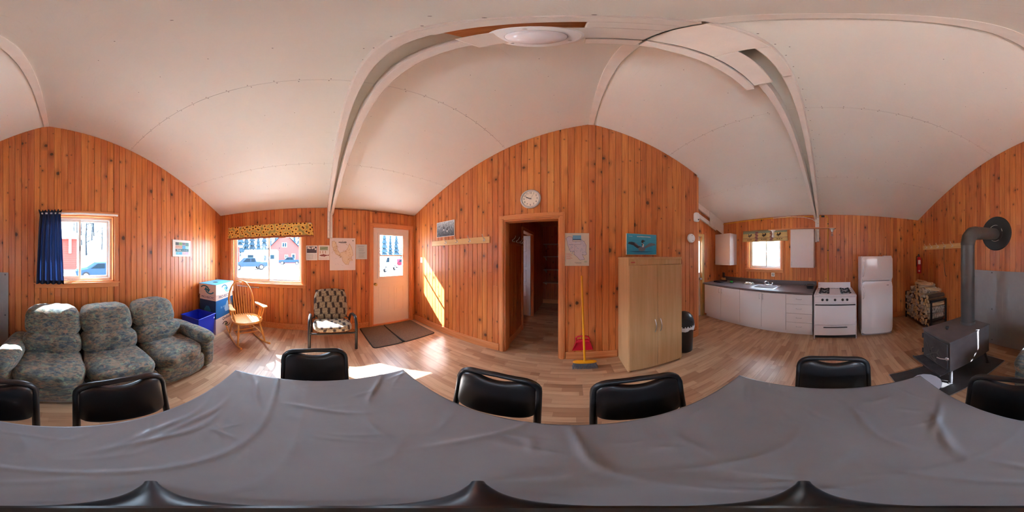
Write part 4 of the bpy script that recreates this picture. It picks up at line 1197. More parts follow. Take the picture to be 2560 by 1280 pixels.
# ---------------------------------------------------------------- broom and dustpan
YEL = pbr('yellow_plastic', srgb(240, 168, 24), .4)
br = thing('broom', 'yellow broom with grey bristles leaning on the wall by the map', 'broom', (.115, 1.835, 0))
top = Vector((-.028, .185, 1.25)); bot = Vector((0, .005, .125))
MB().tube([bot, top], .0125, 12).build('handle', YEL, br, smooth=50)
MB().tube([top - (top - bot).normalized() * .03, top + Vector((0, 0, .004))], .0128, 12).build('grip_cap', YEL, br, smooth=50)
MB().pillow((0, 0, .105), .135, .028, .022, 3.2, 10).tube([(0, 0, .11), bot + Vector((0, .002, .02))], [.02, .014], 12).build('head', YEL, br, smooth=60)
rr = random.Random(2); mb = MB()
for i in range(34):
    for j in range(3):
        x = -.125 + .25 * i / 33; yy = -.018 + .018 * j
        mb.tube([(x, yy, .095), (x * 1.06 + rr.uniform(-.004, .004), yy * 1.3 - .004, .045), (x * 1.16 + rr.uniform(-.006, .006), yy * 1.8 + rr.uniform(-.006, .006), .002)], .0028, 4)
bz = mb.build('bristles', pbr('grey_bristle', srgb(116, 122, 132), .7), br); bz['kind'] = 'stuff'
REDP = pbr('red_plastic', srgb(206, 22, 52), .4)
dp = thing('dustpan', 'red plastic dustpan hanging behind the broom', 'dustpan', (.10, FR, .155))
pan = [(-.135, .0), (.135, .012), (.095, .165), (-.085, .165)]
MB().prism(pan, -.008, -.003, 'xz').build('tray', REDP, dp)
mb = MB()
for (a, b, h0, h1) in ((pan[3], pan[0], .05, .012), (pan[1], pan[2], .012, .05), (pan[2], pan[3], .05, .05)):
    mb.add([(a[0], -.003, a[1]), (b[0], -.003, b[1]), (b[0], -.003 - h1, b[1]), (a[0], -.003 - h0, a[1]), (a[0] * .97, -.003, a[1] * .985), (b[0] * .97, -.003, b[1] * .985), (b[0] * .97, -.003 - h1, b[1] * .985), (a[0] * .97, -.003 - h0, a[1] * .985)],
           [(0, 1, 2, 3), (7, 6, 5, 4), (0, 4, 5, 1), (1, 5, 6, 2), (2, 6, 7, 3), (3, 7, 4, 0)])
mb.build('rim', REDP, dp)
MB().prism([(-.085, .165), (.095, .165), (.07, .20), (-.05, .20)], -.05, -.003, 'xz').build('hood', REDP, dp, bevel=.004)
MB().tube([(-.075, -.02, .18), (-.085, -.02, .225), (-.06, -.02, .248), (.0, -.02, .255), (.06, -.02, .245), (.085, -.02, .21), (.085, -.02, .18)], .010, 8).build('handle', REDP, dp, smooth=50)

# ---------------------------------------------------------------- dispenser, smoke alarm
ds = thing('air_freshener', 'white wall air-freshener dispenser near the end of the partition', 'dispenser', (1.878, FR, 2.088))
MB().pillow((0, -.035, .082), .045, .035, .082, 5, 10).build('housing', WHITE_VINYL, ds, smooth=60, weld=True)
MB().lathe([(.014, 0), (.014, -.004), (.001, -.005)], 14, (.012, -.070, .035), 'y').build('nozzle', DARK_GREY, ds)
sm = thing('smoke_alarm', 'round white smoke alarm below the dispenser', 'smoke alarm', (1.778, FR, 1.797))
MB().lathe([(.075, 0), (.075, -.018), (.068, -.032), (.03, -.036), (.001, -.036)], 32, (0, 0, 0), 'y').build('housing', WHITE_VINYL, sm, smooth=40)
for p in ((0, .045), (.02, -.04)): MB().lathe([(.006, -.034), (.006, -.0375), (.001, -.038)], 10, (p[0], 0, p[1]), 'y').build('button', DARK_GREY, sm)

# ---------------------------------------------------------------- store room: shelves, hooks
SHELF = pbr('white_wire', srgb(186, 176, 172), .5)
for k, z in enumerate((.72, 1.10, 1.48, 1.84)):
    sh = thing('wall_shelf', ['lowest', 'second lowest', 'second highest', 'highest'][k] + ' thin pale shelf in the dark store room', 'shelf', (-.18, 4.80, z), 0, 'store room shelves')
    MB().box(-.72, .70, -.17, .165, -.006, .006).build('board', PINE_DARK, sh); MB().box(-.72, .70, -.185, -.17, -.012, .012).build('lip', SHELF, sh)
    for x in (-.68, .2): MB().prism([(.16, -.006), (-.15, -.006), (-.15, -.02), (.16, -.12)], x - .008, x + .008, 'yz').build('bracket', SHELF, sh)
coat_rack((-1.0 + T, 2.62, 1.74), 90, .62, (-.22, -.04, .14, .26), 'dim coat rack with hooks on the store room side wall', PINE_DARK)

# ---------------------------------------------------------------- paper on the west wall
FW = XW + T
def wall_thing(name, lab, cat, y, z, group=None): return thing(name, lab, cat, (FW, y, z), 90, group)
p1 = wall_thing('calendar_sheet', 'calendar sheet with a dark photo on its upper half, left of the big map', 'notice', -.128, 1.559)
MB().box(-.109, .109, -.002, 0, -.139, .139).build('sheet', PAPER, p1)
MB().box(-.092, .092, -.0032, -.002, .0, .118).build('photo', pbr('dark_photo', srgb(84, 74, 84), .5), p1)
for cx, cz, r in ((-.065, .095, .02), (-.035, .085, .016), (.012, .09, .02), (.045, .1, .016), (.07, .07, .017)):
    MB().lathe([(r, -.0034), (r, -.0038)], 16, (cx, 0, cz), 'y').build('inset', PAPER, p1)
mb = MB()
for i in range(8): ribbon(mb, [(-.085 + i * .0165, -.025), (-.085 + i * .0165, -.115)], .0012, -.003)
for j in range(7): ribbon(mb, [(-.085, -.025 - j * .015), (.0305, -.025 - j * .015)], .0012, -.003)
for j in range(5): ribbon(mb, [(.05, -.03 - j * .018), (.092, -.03 - j * .018)], .002, -.003)
ribbon(mb, [(-.03, .129), (.03, .129)], .003, -.003); mb.build('print_lines', DARK_GREY, p1)
p2 = wall_thing('fish_sheet', 'information sheet with a drawing of a fish, beside the big map', 'notice', .10, 1.563)
MB().box(-.105, .105, -.002, 0, -.139, .139).build('sheet', PAPER, p2)
MB().box(-.075, .075, -.003, -.002, .045, .115).build('landscape', pbr('green_print', srgb(160, 172, 138), .6), p2)
poly(p2, 'hill', [(-.075, .075), (-.02, .083), (.075, .098), (.075, .088), (.0, .075), (-.075, .066)], -.0034, pbr('hill_green', srgb(110, 134, 104), .6), .0004)
poly(p2, 'fish', [(-.09, -.055), (-.06, -.04), (-.02, -.032), (-.005, -.02), (.005, -.033), (.05, -.042), (.07, -.045), (.095, -.03), (.09, -.05), (.095, -.066), (.07, -.055), (.02, -.07), (.005, -.082), (-.005, -.07), (-.05, -.068)], -.003, pbr('fish_brown', srgb(150, 84, 74), .6), .0004)
mb = MB()
for j in range(4): ribbon(mb, [(-.09, -.093 - j * .01), (.09 - .03 * (j % 2), -.093 - j * .01)], .002, -.003)
for j in range(3): ribbon(mb, [(-.07 + .05 * j, .03), (-.07 + .05 * j, -.01)], .014, -.0026)
mb.build('print_lines', pbr('tan_print', srgb(196, 156, 124), .6), p2)
mp2 = wall_thing('wall_map', 'large pale trail map with ochre shading on the wall by the door', 'poster', .457, 1.535)
PINKP = pbr('map_paper', srgb(234, 220, 218), .6); OCHRE = pbr('map_ochre', srgb(226, 190, 140), .6); OCHRE2 = pbr('map_ochre_line', srgb(196, 152, 96), .6)
MB().box(-.247, .247, -.0045, -.002, -.307, .307).build('sheet', PAPER, mp2); MB().box(-.238, .238, -.0052, -.0045, -.298, .298).build('printed_area', PINKP, mp2)
terr = [(-.20, .24), (-.16, .25), (-.12, .19), (-.10, .08), (-.06, .02), (.0, .04), (.05, .05), (.10, .12), (.13, .20), (.17, .13), (.19, .05), (.20, -.02), (.16, -.06), (.19, -.12), (.13, -.13), (.11, -.20), (.05, -.19), (.0, -.13), (-.02, -.04), (-.08, -.02), (-.13, .0), (-.17, .08), (-.20, .15)]
MB().prism(terr, -.0060, -.0052, 'xz').build('territory', pbr('map_territory', srgb(236, 212, 186), .6), mp2)
mb = MB(); ribbon(mb, outline(terr), .005, -.0064); rr = random.Random(11)
for _ in range(26):
    x, z = rr.choice(terr); x *= .8; z = z * .8; p = [(x, z)]
    for _ in range(4): x += rr.uniform(-.035, .035); z += rr.uniform(-.035, .035); p.append((max(-.2, min(.19, x)), max(-.2, min(.24, z))))
    ribbon(mb, p, .0032, -.0066)
mb.build('trails', OCHRE2, mp2)
mb = MB()
for _ in range(14):
    x, z = rr.uniform(-.2, .2), rr.uniform(-.26, -.05); p = [(x, z)]
    for _ in range(3): x += rr.uniform(-.03, .03); z += rr.uniform(-.02, .02); p.append((x, z))
    ribbon(mb, p, .0018, -.0057)
mb.build('contours', pbr('map_grey_line', srgb(190, 180, 182), .6), mp2)
mb = MB(); x = -.075
for w_ in (.022, .018, .026, .02, .022, .016): ribbon(mb, [(x, .225), (x + w_, .225)], .013, -.0068); x += w_ + .004
ribbon(mb, [(-.045, .21), (.06, .208)], .004, -.0068); ribbon(mb, [(.03, .235), (.06, .238), (.07, .226)], .005, -.0068); ribbon(mb, [(-.005, .25), (.005, .245)], .006, -.0068)
mb.build('title', INK, mp2)
MB().lathe([(.011, -.0054), (.011, -.0058)], 12, (.2, 0, .26), 'y').build('compass_rose', DARK_GREY, mp2)
p3 = wall_thing('rules_sheet', 'pale blue typed rules sheet between the big map and the door', 'notice', .826, 1.581)
BLUEPAPER = pbr('pale_blue_paper', srgb(196, 204, 206), .6)
MB().box(-.113, .113, -.002, 0, -.144, .144).build('sheet', BLUEPAPER, p3)
mb = MB(); rr = random.Random(5)
for j in range(15):
    if j in (2, 7, 11): continue
    ribbon(mb, [(-.075 + (.02 if j > 2 else 0), .11 - j * .0155), (.07 - rr.uniform(0, .03), .11 - j * .0155)], .0042, -.003)
mb.build('typed_lines', pbr('typed_grey', srgb(120, 128, 136), .6), p3)
# towel bar below the window
tbar = wall_thing('grab_bar', 'short grey metal bar under the large window', 'bar', -1.41, .865)
MB().tube([(-.25, -.03, .006), (.25, -.03, -.006)], .013, 12).build('bar', STEEL, tbar, smooth=50)
for x in (-.22, .22): MB().tube([(x, -.03, 0), (x, 0, 0)], .007, 8).build('stand_off', STEEL, tbar, smooth=50)

# ---------------------------------------------------------------- sunflower valance
def sunflower():
    t = NT('sunflower_print'); P = t.n('TexCoord').outputs['Object']; x, y, z = t.sep(P)
    v = t.xyz(x, z, 0.0)
    vo = t.n('TexVoronoi', {'Vector': v, 'Scale': 12.5, 'Randomness': .9}, voronoi_dimensions='2D')
    n = t.noise(P, 70.0, 3.0, .7).outputs[0]
    d = t.math('MULTIPLY_ADD', t.math('SUBTRACT', n, .5), .16, vo.outputs['Distance'])
    c = t.ramp(d, [(.0, srgb(60, 32, 24)), (.16, srgb(84, 46, 30)), (.20, srgb(232, 164, 60)), (.36, srgb(250, 206, 110)), (.50, srgb(244, 200, 108)), (.56, srgb(150, 140, 70)), (.64, srgb(236, 200, 120)), (.78, srgb(140, 128, 64))])
    t.bsdf(c, .85); return t.m
SUNF = sunflower()
va = thing('window_valance', 'gathered sunflower-print valance over the large window', 'valance', (FW, -1.0, 1.83), 90)
def valf(s, t):
    x = -.88 + 1.76 * s; flare = 1 + .03 * t
    yy = -.065 - .012 * sin(s * 62) * (.4 + .6 * t) - .008 * sin(s * 23 + 1)
    if s > .96: yy *= (1 - (s - .96) / .04 * .8)
    if s < .04: yy *= (1 - (.04 - s) / .04 * .8)
    return (x * flare, yy, .285 - .235 * t + .012 * s - .004 * sin(s * 40) * t)
MB().sheet(valf, 120, 8).build('cloth', SUNF, va, smooth=80, weld=True, solid=.003)
def hemf(s, t):
    p = valf(s, 1.0); return (p[0], p[1] - .001, p[2] - .04 * t)
def hem_mat():
    t = NT('rust_border'); P = t.n('TexCoord').outputs['Object']; n = t.noise(P, 90.0, 3.0, .7).outputs[0]
    t.bsdf(t.ramp(n, [(.4, srgb(120, 48, 30)), (.6, srgb(206, 130, 84))]), .85); return t.m
MB().sheet(hemf, 120, 2).build('border', hem_mat(), va, smooth=80, weld=True, solid=.003)
MB().tube([(-.86, -.05, .275), (.86, -.05, .287)], .008, 8).tube([(-.86, 0, .275), (-.86, -.05, .275)], .006, 6).tube([(.86, 0, .287), (.86, -.05, .287)], .006, 6).build('rod', WHITE_VINYL, va, smooth=50)

# ---------------------------------------------------------------- south wall: curtain, rod, picture
FS = YS + T
cu = thing('curtain', 'dark navy gathered curtain pulled to one side of the sofa window', 'curtain', (.155, FS, 1.145), 180)
def navy():
    t = NT('navy_voile')
    d = t.n('BsdfPrincipled', {'Base Color': (.010, .014, .035, 1), 'Roughness': .8})
    tl = t.n('BsdfTranslucent', {'Color': (.016, .036, .13, 1)})
    mx = t.n('MixShader', {0: .11, 1: d.outputs[0], 2: tl.outputs[0]}); t.t.links.new(mx.outputs[0], t.out.inputs[0]); return t.m
NAVY = navy()
def curf(s, t):
    w = (.128 + .045 * t ** .8) if t > .08 else (.128 + .02 * (1 - t / .08))
    x = (-1 + 2 * s) * w
    f = 1.0 if t < .12 else 1.0 + .8 * t
    yy = -.062 - .018 * f * sin(s * 31 + 1.2 * sin(t * 2.2) + .5) - (.01 * sin(s * 83) if t < .12 else 0)
    z = .945 - .945 * t + (.012 * sin(s * 47) if t < .03 else 0)
    return (x, yy, z)
MB().sheet(curf, 110, 36).build('cloth', NAVY, cu, smooth=80, weld=True)
def hemc(s, t):
    p = curf(s, .955 + .045 * t); return (p[0], p[1] - .003, p[2])
MB().sheet(hemc, 110, 2).build('hem', pbr('navy_hem', (.008, .012, .035), .85), cu, smooth=80, weld=True)
rod = thing('curtain_rod', 'white flat curtain rod over the sofa window', 'curtain rod', (-.215, FS, 2.05), 180)
MB().box(-.50, .51, -.062, -.055, -.010, .012).build('bar', WHITE_VINYL, rod, bevel=.002)
for x in (-.50, .505): MB().box(x - .004, x + .004, -.062, 0, -.010, .012).build('return_end', WHITE_VINYL, rod)
pc = thing('forest_picture', 'white-framed collage of small photos reading Vivre la forêt above the sofa', 'picture', (-1.886, FS, 1.632), 180)
MB().box(-.21, .21, -.016, 0, -.142, .142).build('frame', WHITE, pc, bevel=.002)
y0 = -.0165
tiles = [((-.15, -.075), (.05, .10), (70, 84, 84)), ((-.07, .0), (.05, .10), (110, 160, 96)), ((.005, .075), (.055, .10), (120, 120, 136)), ((.08, .155), (.04, .10), (84, 140, 132)),
         ((-.15, .0), (-.005, .045), (196, 150, 128)), ((.005, .075), (-.01, .05), (60, 160, 210)), ((.08, .155), (-.01, .035), (150, 200, 196)), ((-.15, .155), (-.058, -.010), (40, 96, 104)),
         ((-.14, -.07), (-.11, -.063), (90, 180, 200)), ((-.065, .0), (-.11, -.063), (50, 160, 214)), ((.01, .075), (-.11, -.063), (220, 170, 180)), ((.08, .155), (-.11, -.063), (190, 160, 190))]
for (a, b), (c, d), col in tiles: MB().box(a, b, y0 - .0006, y0 + .0006, c, d).build('photo_tile', pbr('tile_print', srgb(*col), .5, var=.25, vscale=50), pc)
text(pc, 'lettering', 'Vivre', .046, pbr('bright_white_print', (.85, .85, .85), .6), -.075, y0 - .001, -.033); text(pc, 'lettering', 'la forêt', .040, PALEBLUE, .06, y0 - .001, -.033)
# ---------------------------------------------------------------- kitchen on the east wall
FE = XE - T
MELA = pbr('white_melamine', srgb(222, 216, 214), .38)
MELA_EDGE = pbr('melamine_edge', srgb(150, 144, 146), .5)
PULL = pbr('satin_pull', (.62, .60, .60), .35, .6)
GX, CTZ = 2.785, .858       # cabinet front, counter top
def kthing(name, lab, cat, y0, y1, z=0.0, x=FE - .003, group=None):
    """local x runs south (to the right seen from the room), -y into the room"""
    return thing(name, lab, cat, (x, (y0 + y1) / 2, z), -90, group), (y1 - y0) / 2
DEP = FE - .003 - GX
def carcass(o, h):
    MB().box(-h, h, -DEP + .05, -DEP + .066, 0, .085).build('plinth', MELA, o)
    MB().box(-h, -h + .016, -DEP + .0, 0, .085, CTZ - .035).build('side', MELA, o); MB().box(h - .016, h, -DEP + .0, 0, .085, CTZ - .035).build('side', MELA, o)
    MB().box(-h + .016, h - .016, -DEP + .02, 0, .085, .10).build('bottom', MELA, o); MB().box(-h + .016, h - .016, -.012, 0, .10, CTZ - .035).build('back', MELA, o)
def pull(parent, x, y, z, L, vert):
    a, b = ((x, y, z - L / 2), (x, y, z + L / 2)) if vert else ((x - L / 2, y, z), (x + L / 2, y, z))
    mb = MB(); o = Vector((0, -.024, 0)); mb.tube([Vector(a), Vector(a) + o, Vector(b) + o, Vector(b)], .0045, 8); mb.build('handle', PULL, parent, smooth=50)
def door(o, x0, x1, hx, n='door'):
    d = MB().box(x0 + .0025, x1 - .0025, -DEP - .018, -DEP, .095, CTZ - .042).build(n, MELA, o, bevel=.0015)
    pull(d, hx, -DEP - .018, CTZ - .125, .095, True)
o, h = kthing('base_cabinet', 'white two-door base cabinet at the far end under the left wall cupboard', 'cabinet', 1.725, 2.70); carcass(o, h)
door(o, -h, 0, -.035); door(o, 0, h, .035)
o, h = kthing('sink_cabinet', 'white two-door base cabinet beneath the sink', 'cabinet', .782, 1.723); carcass(o, h)
door(o, -h, 0, -.035); door(o, 0, h, .035)
o, h = kthing('drawer_cabinet', 'white base cabinet with four drawers beside the stove', 'cabinet', .315, .780); carcass(o, h)
zz = [.095, .275, .455, .635, CTZ - .04]
for k in range(4):
    d = MB().box(-h + .0025, h - .0025, -DEP - .018, -DEP, zz[k] + .0025, zz[k + 1] - .0025).build('drawer', MELA, o, bevel=.0015); pull(d, 0, -DEP - .018, (zz[k] + zz[k + 1]) / 2 + .01, .09, False)
COUNTER = pbr('grey_laminate', srgb(104, 94, 94), .3, var=.12, vscale=90)
SKY0, SKY1, SKX0, SKX1 = 1.06, 1.55, 2.89, 3.30
ct = thing('countertop', 'long grey laminate kitchen counter with a raised back edge', 'countertop', (0, 0, CTZ))
ye0, ye1 = .305, 2.745
cb_ = MB(); x0, x1 = GX - .022, FE
cb_.box(x0, SKX0, ye0, ye1, -.034, 0).box(SKX1, x1, ye0, ye1, -.034, 0).box(SKX0, SKX1, ye0, SKY0, -.034, 0).box(SKX0, SKX1, SKY1, ye1, -.034, 0)
cb_.build('worktop', COUNTER, ct, weld=True)
MB().box(FE - .02, FE, ye0, ye1, 0, .09).build('backsplash', COUNTER, ct, bevel=.004)
snk = thing('kitchen_sink', 'single stainless sink set into the grey counter', 'sink', ((SKX0 + SKX1) / 2, (SKY0 + SKY1) / 2, CTZ), 0)
hx, hy = (SKX1 - SKX0) / 2, (SKY1 - SKY0) / 2
MB().box(-hx - .018, -hx + .03, -hy - .018, hy + .018, 0, .005).box(hx - .06, hx + .018, -hy - .018, hy + .018, 0, .005).box(-hx + .03, hx - .06, -hy - .018, -hy + .03, 0, .005).box(-hx + .03, hx - .06, hy - .03, hy + .018, 0, .005).build('rim', STEEL, snk, bevel=.002)
ix0, ix1, iy0, iy1 = -hx + .03, hx - .06, -hy + .03, hy - .03
mb = MB(); mb.add([(ix0, iy0, .003), (ix1, iy0, .003), (ix1, iy1, .003), (ix0, iy1, .003), (ix0 + .02, iy0 + .02, -.16), (ix1 - .02, iy0 + .02, -.16), (ix1 - .02, iy1 - .02, -.16), (ix0 + .02, iy1 - .02, -.16)], [(4, 5, 6, 7), (0, 1, 5, 4), (1, 2, 6, 5), (2, 3, 7, 6), (3, 0, 4, 7)])
mb.build('bowl', STEEL, snk, solid=.001); MB().lathe([(.035, -.158), (.03, -.155), (.012, -.157)], 20, ((ix0 + ix1) / 2, (iy0 + iy1) / 2, 0)).build('drain', CHROME, snk)
fx = hx - .02
MB().box(fx - .018, fx + .018, -.10, .10, .005, .022).build('tap_base', CHROME, snk, bevel=.006)
MB().tube([(fx, 0, .02), (fx, 0, .06), (fx - .02, 0, .085), (fx - .09, .03, .10), (fx - .15, .05, .085), (fx - .155, .052, .07)], [.011, .010, .009, .008, .008, .008], 10).build('spout', CHROME, snk, smooth=60)
for yy in (-.085, .085): MB().lathe([(.010, .02), (.010, .035), (.019, .04), (.021, .055), (.017, .068), (.001, .07)], 14, (fx, yy, 0)).build('tap_handle', CHROME, snk, smooth=50)
# things on the counter
kb = thing('knife_block', 'small pale wood block holding black-handled knives at the end of the counter', 'knife block', (3.37, 2.60, CTZ))
MB().box(-.035, .035, -.05, .05, 0, .075).build('block', PALE_WOOD, kb, bevel=.003)
for k, (x, y) in enumerate(((-.015, -.03), (-.012, -.008), (.0, .014), (.012, .032), (.014, -.02))): MB().box(x - .006, x + .006, y - .009, y + .009, .075, .20 + .012 * (k % 3)).build('knife_handle', BLACK, kb, bevel=.003)
tr = thing('serving_tray', 'shallow black tray lying on the counter by the knife block', 'tray', (3.16, 2.53, CTZ))
MB().prism(rrect(.15, .11, .03), 0, .008, 'xy').build('base', BLACK, tr); MB().tube([(x, y, .018) for x, y in rrect(.15, .11, .03)], .007, 8, closed=True).build('rim', BLACK, tr, smooth=50)
MB().tube([(x, y, .012) for x, y in rrect(.145, .105, .03)], .006, 6, closed=True).build('wall', BLACK, tr)
sg = thing('dish_sponge', 'green dish sponge in a dark holder on the counter', 'sponge', (3.17, 2.20, CTZ))
MB().box(-.03, .03, -.045, .045, 0, .012).build('holder', BLACK, sg, bevel=.003); MB().pillow((0, .008, .028), .024, .030, .016, 5, 8).build('pad', pbr('green_sponge', srgb(50, 190, 60), .8), sg, smooth=60, weld=True)
tw = thing('dish_cloth', 'crumpled patterned dish cloth lying left of the sink', 'cloth', (3.21, 1.76, CTZ))
def clothf(s, t):
    x = -.06 + .12 * t; y = -.11 + .22 * s; e = min(s, 1 - s, t, 1 - t)
    return (x, y + .01 * mnoise.noise(Vector((s * 4, t * 4, 1))), .002 + min(1, e * 7) * (.040 + .028 * mnoise.noise(Vector((s * 5, t * 4, 0)))))
def dishm():
    t = NT('dish_cloth_print'); P = t.n('TexCoord').outputs['Object']; n = t.noise(P, 30.0, 3.0).outputs[0]
    t.bsdf(t.ramp(n, [(.42, srgb(226, 218, 204)), (.56, srgb(210, 196, 168)), (.62, srgb(90, 90, 96))]), .9); return t.m
MB().sheet(clothf, 26, 18).build('fabric', dishm(), tw, smooth=70, weld=True, solid=.003)
lbx = thing('loaf_pan', 'small dark metal pan standing on the counter next to the stove', 'pan', (3.22, .40, CTZ))
taper(.085, .055, 0, .075, .10, .068, .003).build('pan', pbr('dark_pan', (.06, .06, .065), .4, .7), lbx, weld=True); MB().tube([(-.10, -.068, .075), (.10, -.068, .075), (.10, .068, .075), (-.10, .068, .075)], .004, 6, closed=True).build('rim', STEEL, lbx, smooth=50)
sk = thing('tap_sign', 'small white warning sticker with a blue crossed symbol under the kitchen window', 'sign', (FE, 1.304, 1.068), -90)
MB().box(-.042, .042, -.002, 0, -.045, .045).build('plate', PAPER, sk)
MB().tube([(.026 * cos(a), -.0025, .026 * sin(a)) for a in [2 * pi * k / 24 for k in range(24)]], .003, 6, closed=True).build('ring', NAVY_PRINT, sk); mb = MB(); ribbon(mb, [(-.018, .018), (.018, -.018)], .006, -.003); ribbon(mb, [(-.006, .014), (.004, .014), (.008, -.016), (-.008, -.016), (-.006, .014)], .004, -.0028); mb.build('symbol', NAVY_PRINT, sk)

# wall cupboards
def wall_cab(lab, y0, y1, z0, z1, handle_x):
    o, h = kthing('wall_cupboard', lab, 'cupboard', y0, y1, z0, group='white wall cupboards'); H = z1 - z0; d = .285
    MB().box(-h, h, -d, 0, 0, H).build('body', MELA, o, bevel=.001)
    dr = MB().box(-h + .001, h - .001, -d - .018, -d - .001, .001, H - .001).build('door', MELA, o, bevel=.0015)
    pull(dr, handle_x * h, -d - .018, .085, .07, True)
wall_cab('white wall cupboard in the kitchen corner above the knife block', 2.295, 2.765, 1.272, 2.06, .88)
wall_cab('white wall cupboard above the counter end beside the stove', .335, .812, 1.262, 2.045, -.88)
# batten with two bare bulbs
bt = thing('lamp_batten', 'wooden batten on the cupboard top carrying two bare bulb holders', 'lamp', (3.22, .585, 2.047), -90)
MB().box(-.69, .69, -.045, .045, 0, .02).build('batten', TRIM, bt, bevel=.002)
BULB = NT('clear_bulb'); _g = BULB.n('BsdfGlossy', {'Color': (1, 1, 1), 'Roughness': .05}); _t = BULB.n('BsdfTransparent', {'Color': (.93, .93, .93)}); _m = BULB.n('MixShader', {0: .25, 1: _t.outputs[0], 2: _g.outputs[0]}); BULB.t.links.new(_m.outputs[0], BULB.out.inputs[0])
PORC = pbr('porcelain', srgb(226, 222, 218), .25)
for x in (-.60, .615):
    MB().lathe([(.055, 0), (.055, -.012), (.032, -.022), (.022, -.055), (.020, -.07), (.001, -.07)], 20, (x, 0, 0)).build('lamp_holder', PORC, bt, smooth=40)
    MB().lathe([(.013, -.07), (.014, -.085), (.022, -.105), (.028, -.125), (.024, -.148), (.012, -.158), (.001, -.16)], 16, (x, 0, 0)).build('bulb', PORC if x < 0 else BULB.m, bt, smooth=50)
MB().tube([(-.56, -.01, -.02), (-.555, -.012, -.17)], .0012, 5).build('pull_cord', WHITE, bt)

# rooster valance
va2 = thing('rooster_valance', 'short tan valance printed with roosters over the kitchen window', 'valance', (FE, 1.505, 1.83), -90)
def rooster_mat():
    t = NT('rooster_cloth'); P = t.n('TexCoord').outputs['Object']; x, y, z = t.sep(P)
    n = t.noise(P, 40.0, 3.0).outputs[0]
    c = t.ramp(t.math('MULTIPLY_ADD', n, .02, z), [(.0, srgb(120, 108, 84)), (.03, srgb(196, 168, 112)), (.095, srgb(196, 164, 104)), (.10, srgb(130, 104, 90)), (.115, srgb(204, 176, 116)), (.215, srgb(202, 172, 112)), (.225, srgb(120, 140, 120)), (.27, srgb(140, 130, 100))])
    t.bsdf(c, .85); return t.m
def valf2(s, t):
    x = (-.555 + 1.11 * s) * (1 + .04 * t); return (x, -.065 - .010 * sin(s * 34) * (.3 + t) , .285 - .275 * t - .02 * (1 - t) * s * .5 + .006 * sin(s * 17) * t)
MB().sheet(valf2, 90, 8).build('cloth', rooster_mat(), va2, smooth=80, weld=True, solid=.002)
BROWN_P = pbr('brown_print', srgb(74, 58, 48), .8); PLUM = pbr('brick_print', srgb(128, 74, 84), .8)
rooster = [(-.05, -.02), (-.035, -.005), (-.03, .02), (-.038, .03), (-.028, .04), (-.018, .032), (-.015, .01), (.01, .0), (.02, .02), (.035, .035), (.055, .03), (.06, .01), (.05, -.005), (.035, -.025), (.005, -.035), (.0, -.055), (-.012, -.055), (-.012, -.035), (-.035, -.032)]
def on_cloth(name, pts, cx, cz, m):
    s = (cx / 1.02 + .555) / 1.11; yb = valf2(s, .5)[1] - .012
    MB().prism([(x + cx, z + cz) for x, z in pts], yb - .0005, yb + .0005, 'xz').build(name, m, va2)
for cx in (-.37, .0, .36): on_cloth('rooster', rooster, cx, .165, BROWN_P)
for cx in (-.19, .19):
    for k in range(6): on_cloth('brick_block', [(-.035, -.014), (.035, -.014), (.035, .014), (-.035, .014)], cx + (.008 if k % 2 else -.008), .04 + k * .037, PLUM)
for cx in (-.42, -.37, -.33, -.05, .0, .05, .33, .38, .43): on_cloth('chick', [(-.015, -.008), (.012, -.01), (.018, .0), (.010, .012), (.002, .003), (-.012, .006)], cx, .06, BROWN_P)
MB().tube([(-.57, -.05, .28), (.57, -.05, .262)], .006, 8).tube([(-.57, 0, .28), (-.57, -.05, .28)], .005, 6).tube([(.57, 0, .262), (.57, -.05, .262)], .005, 6).build('rod', BLACK_METAL, va2, smooth=50)
# yellow gas line
YG = pbr('yellow_gas_line', srgb(226, 172, 30), .45)
gp = thing('gas_pipe', 'thin yellow gas pipe along the ceiling edge and down behind the stove', 'pipe', (FE - .026, 0, 0))
MB().tube([(0, 2.72, 2.375), (0, 1.5, 2.385), (0, .40, 2.375), (0, .12, 2.372), (0, .075, 2.36), (0, .058, 2.33), (0, .056, 1.6), (0, .056, .80)], .009, 8).build('line', YG, gp, smooth=50)
MB().tube([(0, .20, 2.374), (0, .13, 2.373)], .022, 8).build('coupling', BLACK, gp, smooth=50)
for z in (2.20, 1.62): MB().tube([(0, .056, z - .01), (0, .056, z + .01)], .013, 8).build('clip', BLACK, gp, smooth=50)
wc = thing('white_cable', 'white cable sagging from the ceiling edge to the roof post', 'cable', (FE - .052, .33, 2.30)); MB().tube([(0, .95, .075), (0, .6, .085), (0, .25, .06), (0, .05, .0), (0, .0, -.05)], .006, 6).build('cord', WHITE, wc, smooth=50)
wc2 = thing('ceiling_wire', 'thin dark wire running along the eaves above the entrance door', 'cable', (XW + .03, .3, 2.415)); MB().tube([(0, 0, .0), (0, .3, -.012), (0, .6, .002), (0, .9, -.014), (0, 1.3, .0), (0, 1.7, -.006)], .005, 6).build('cord', BROWN_P, wc2, smooth=50)

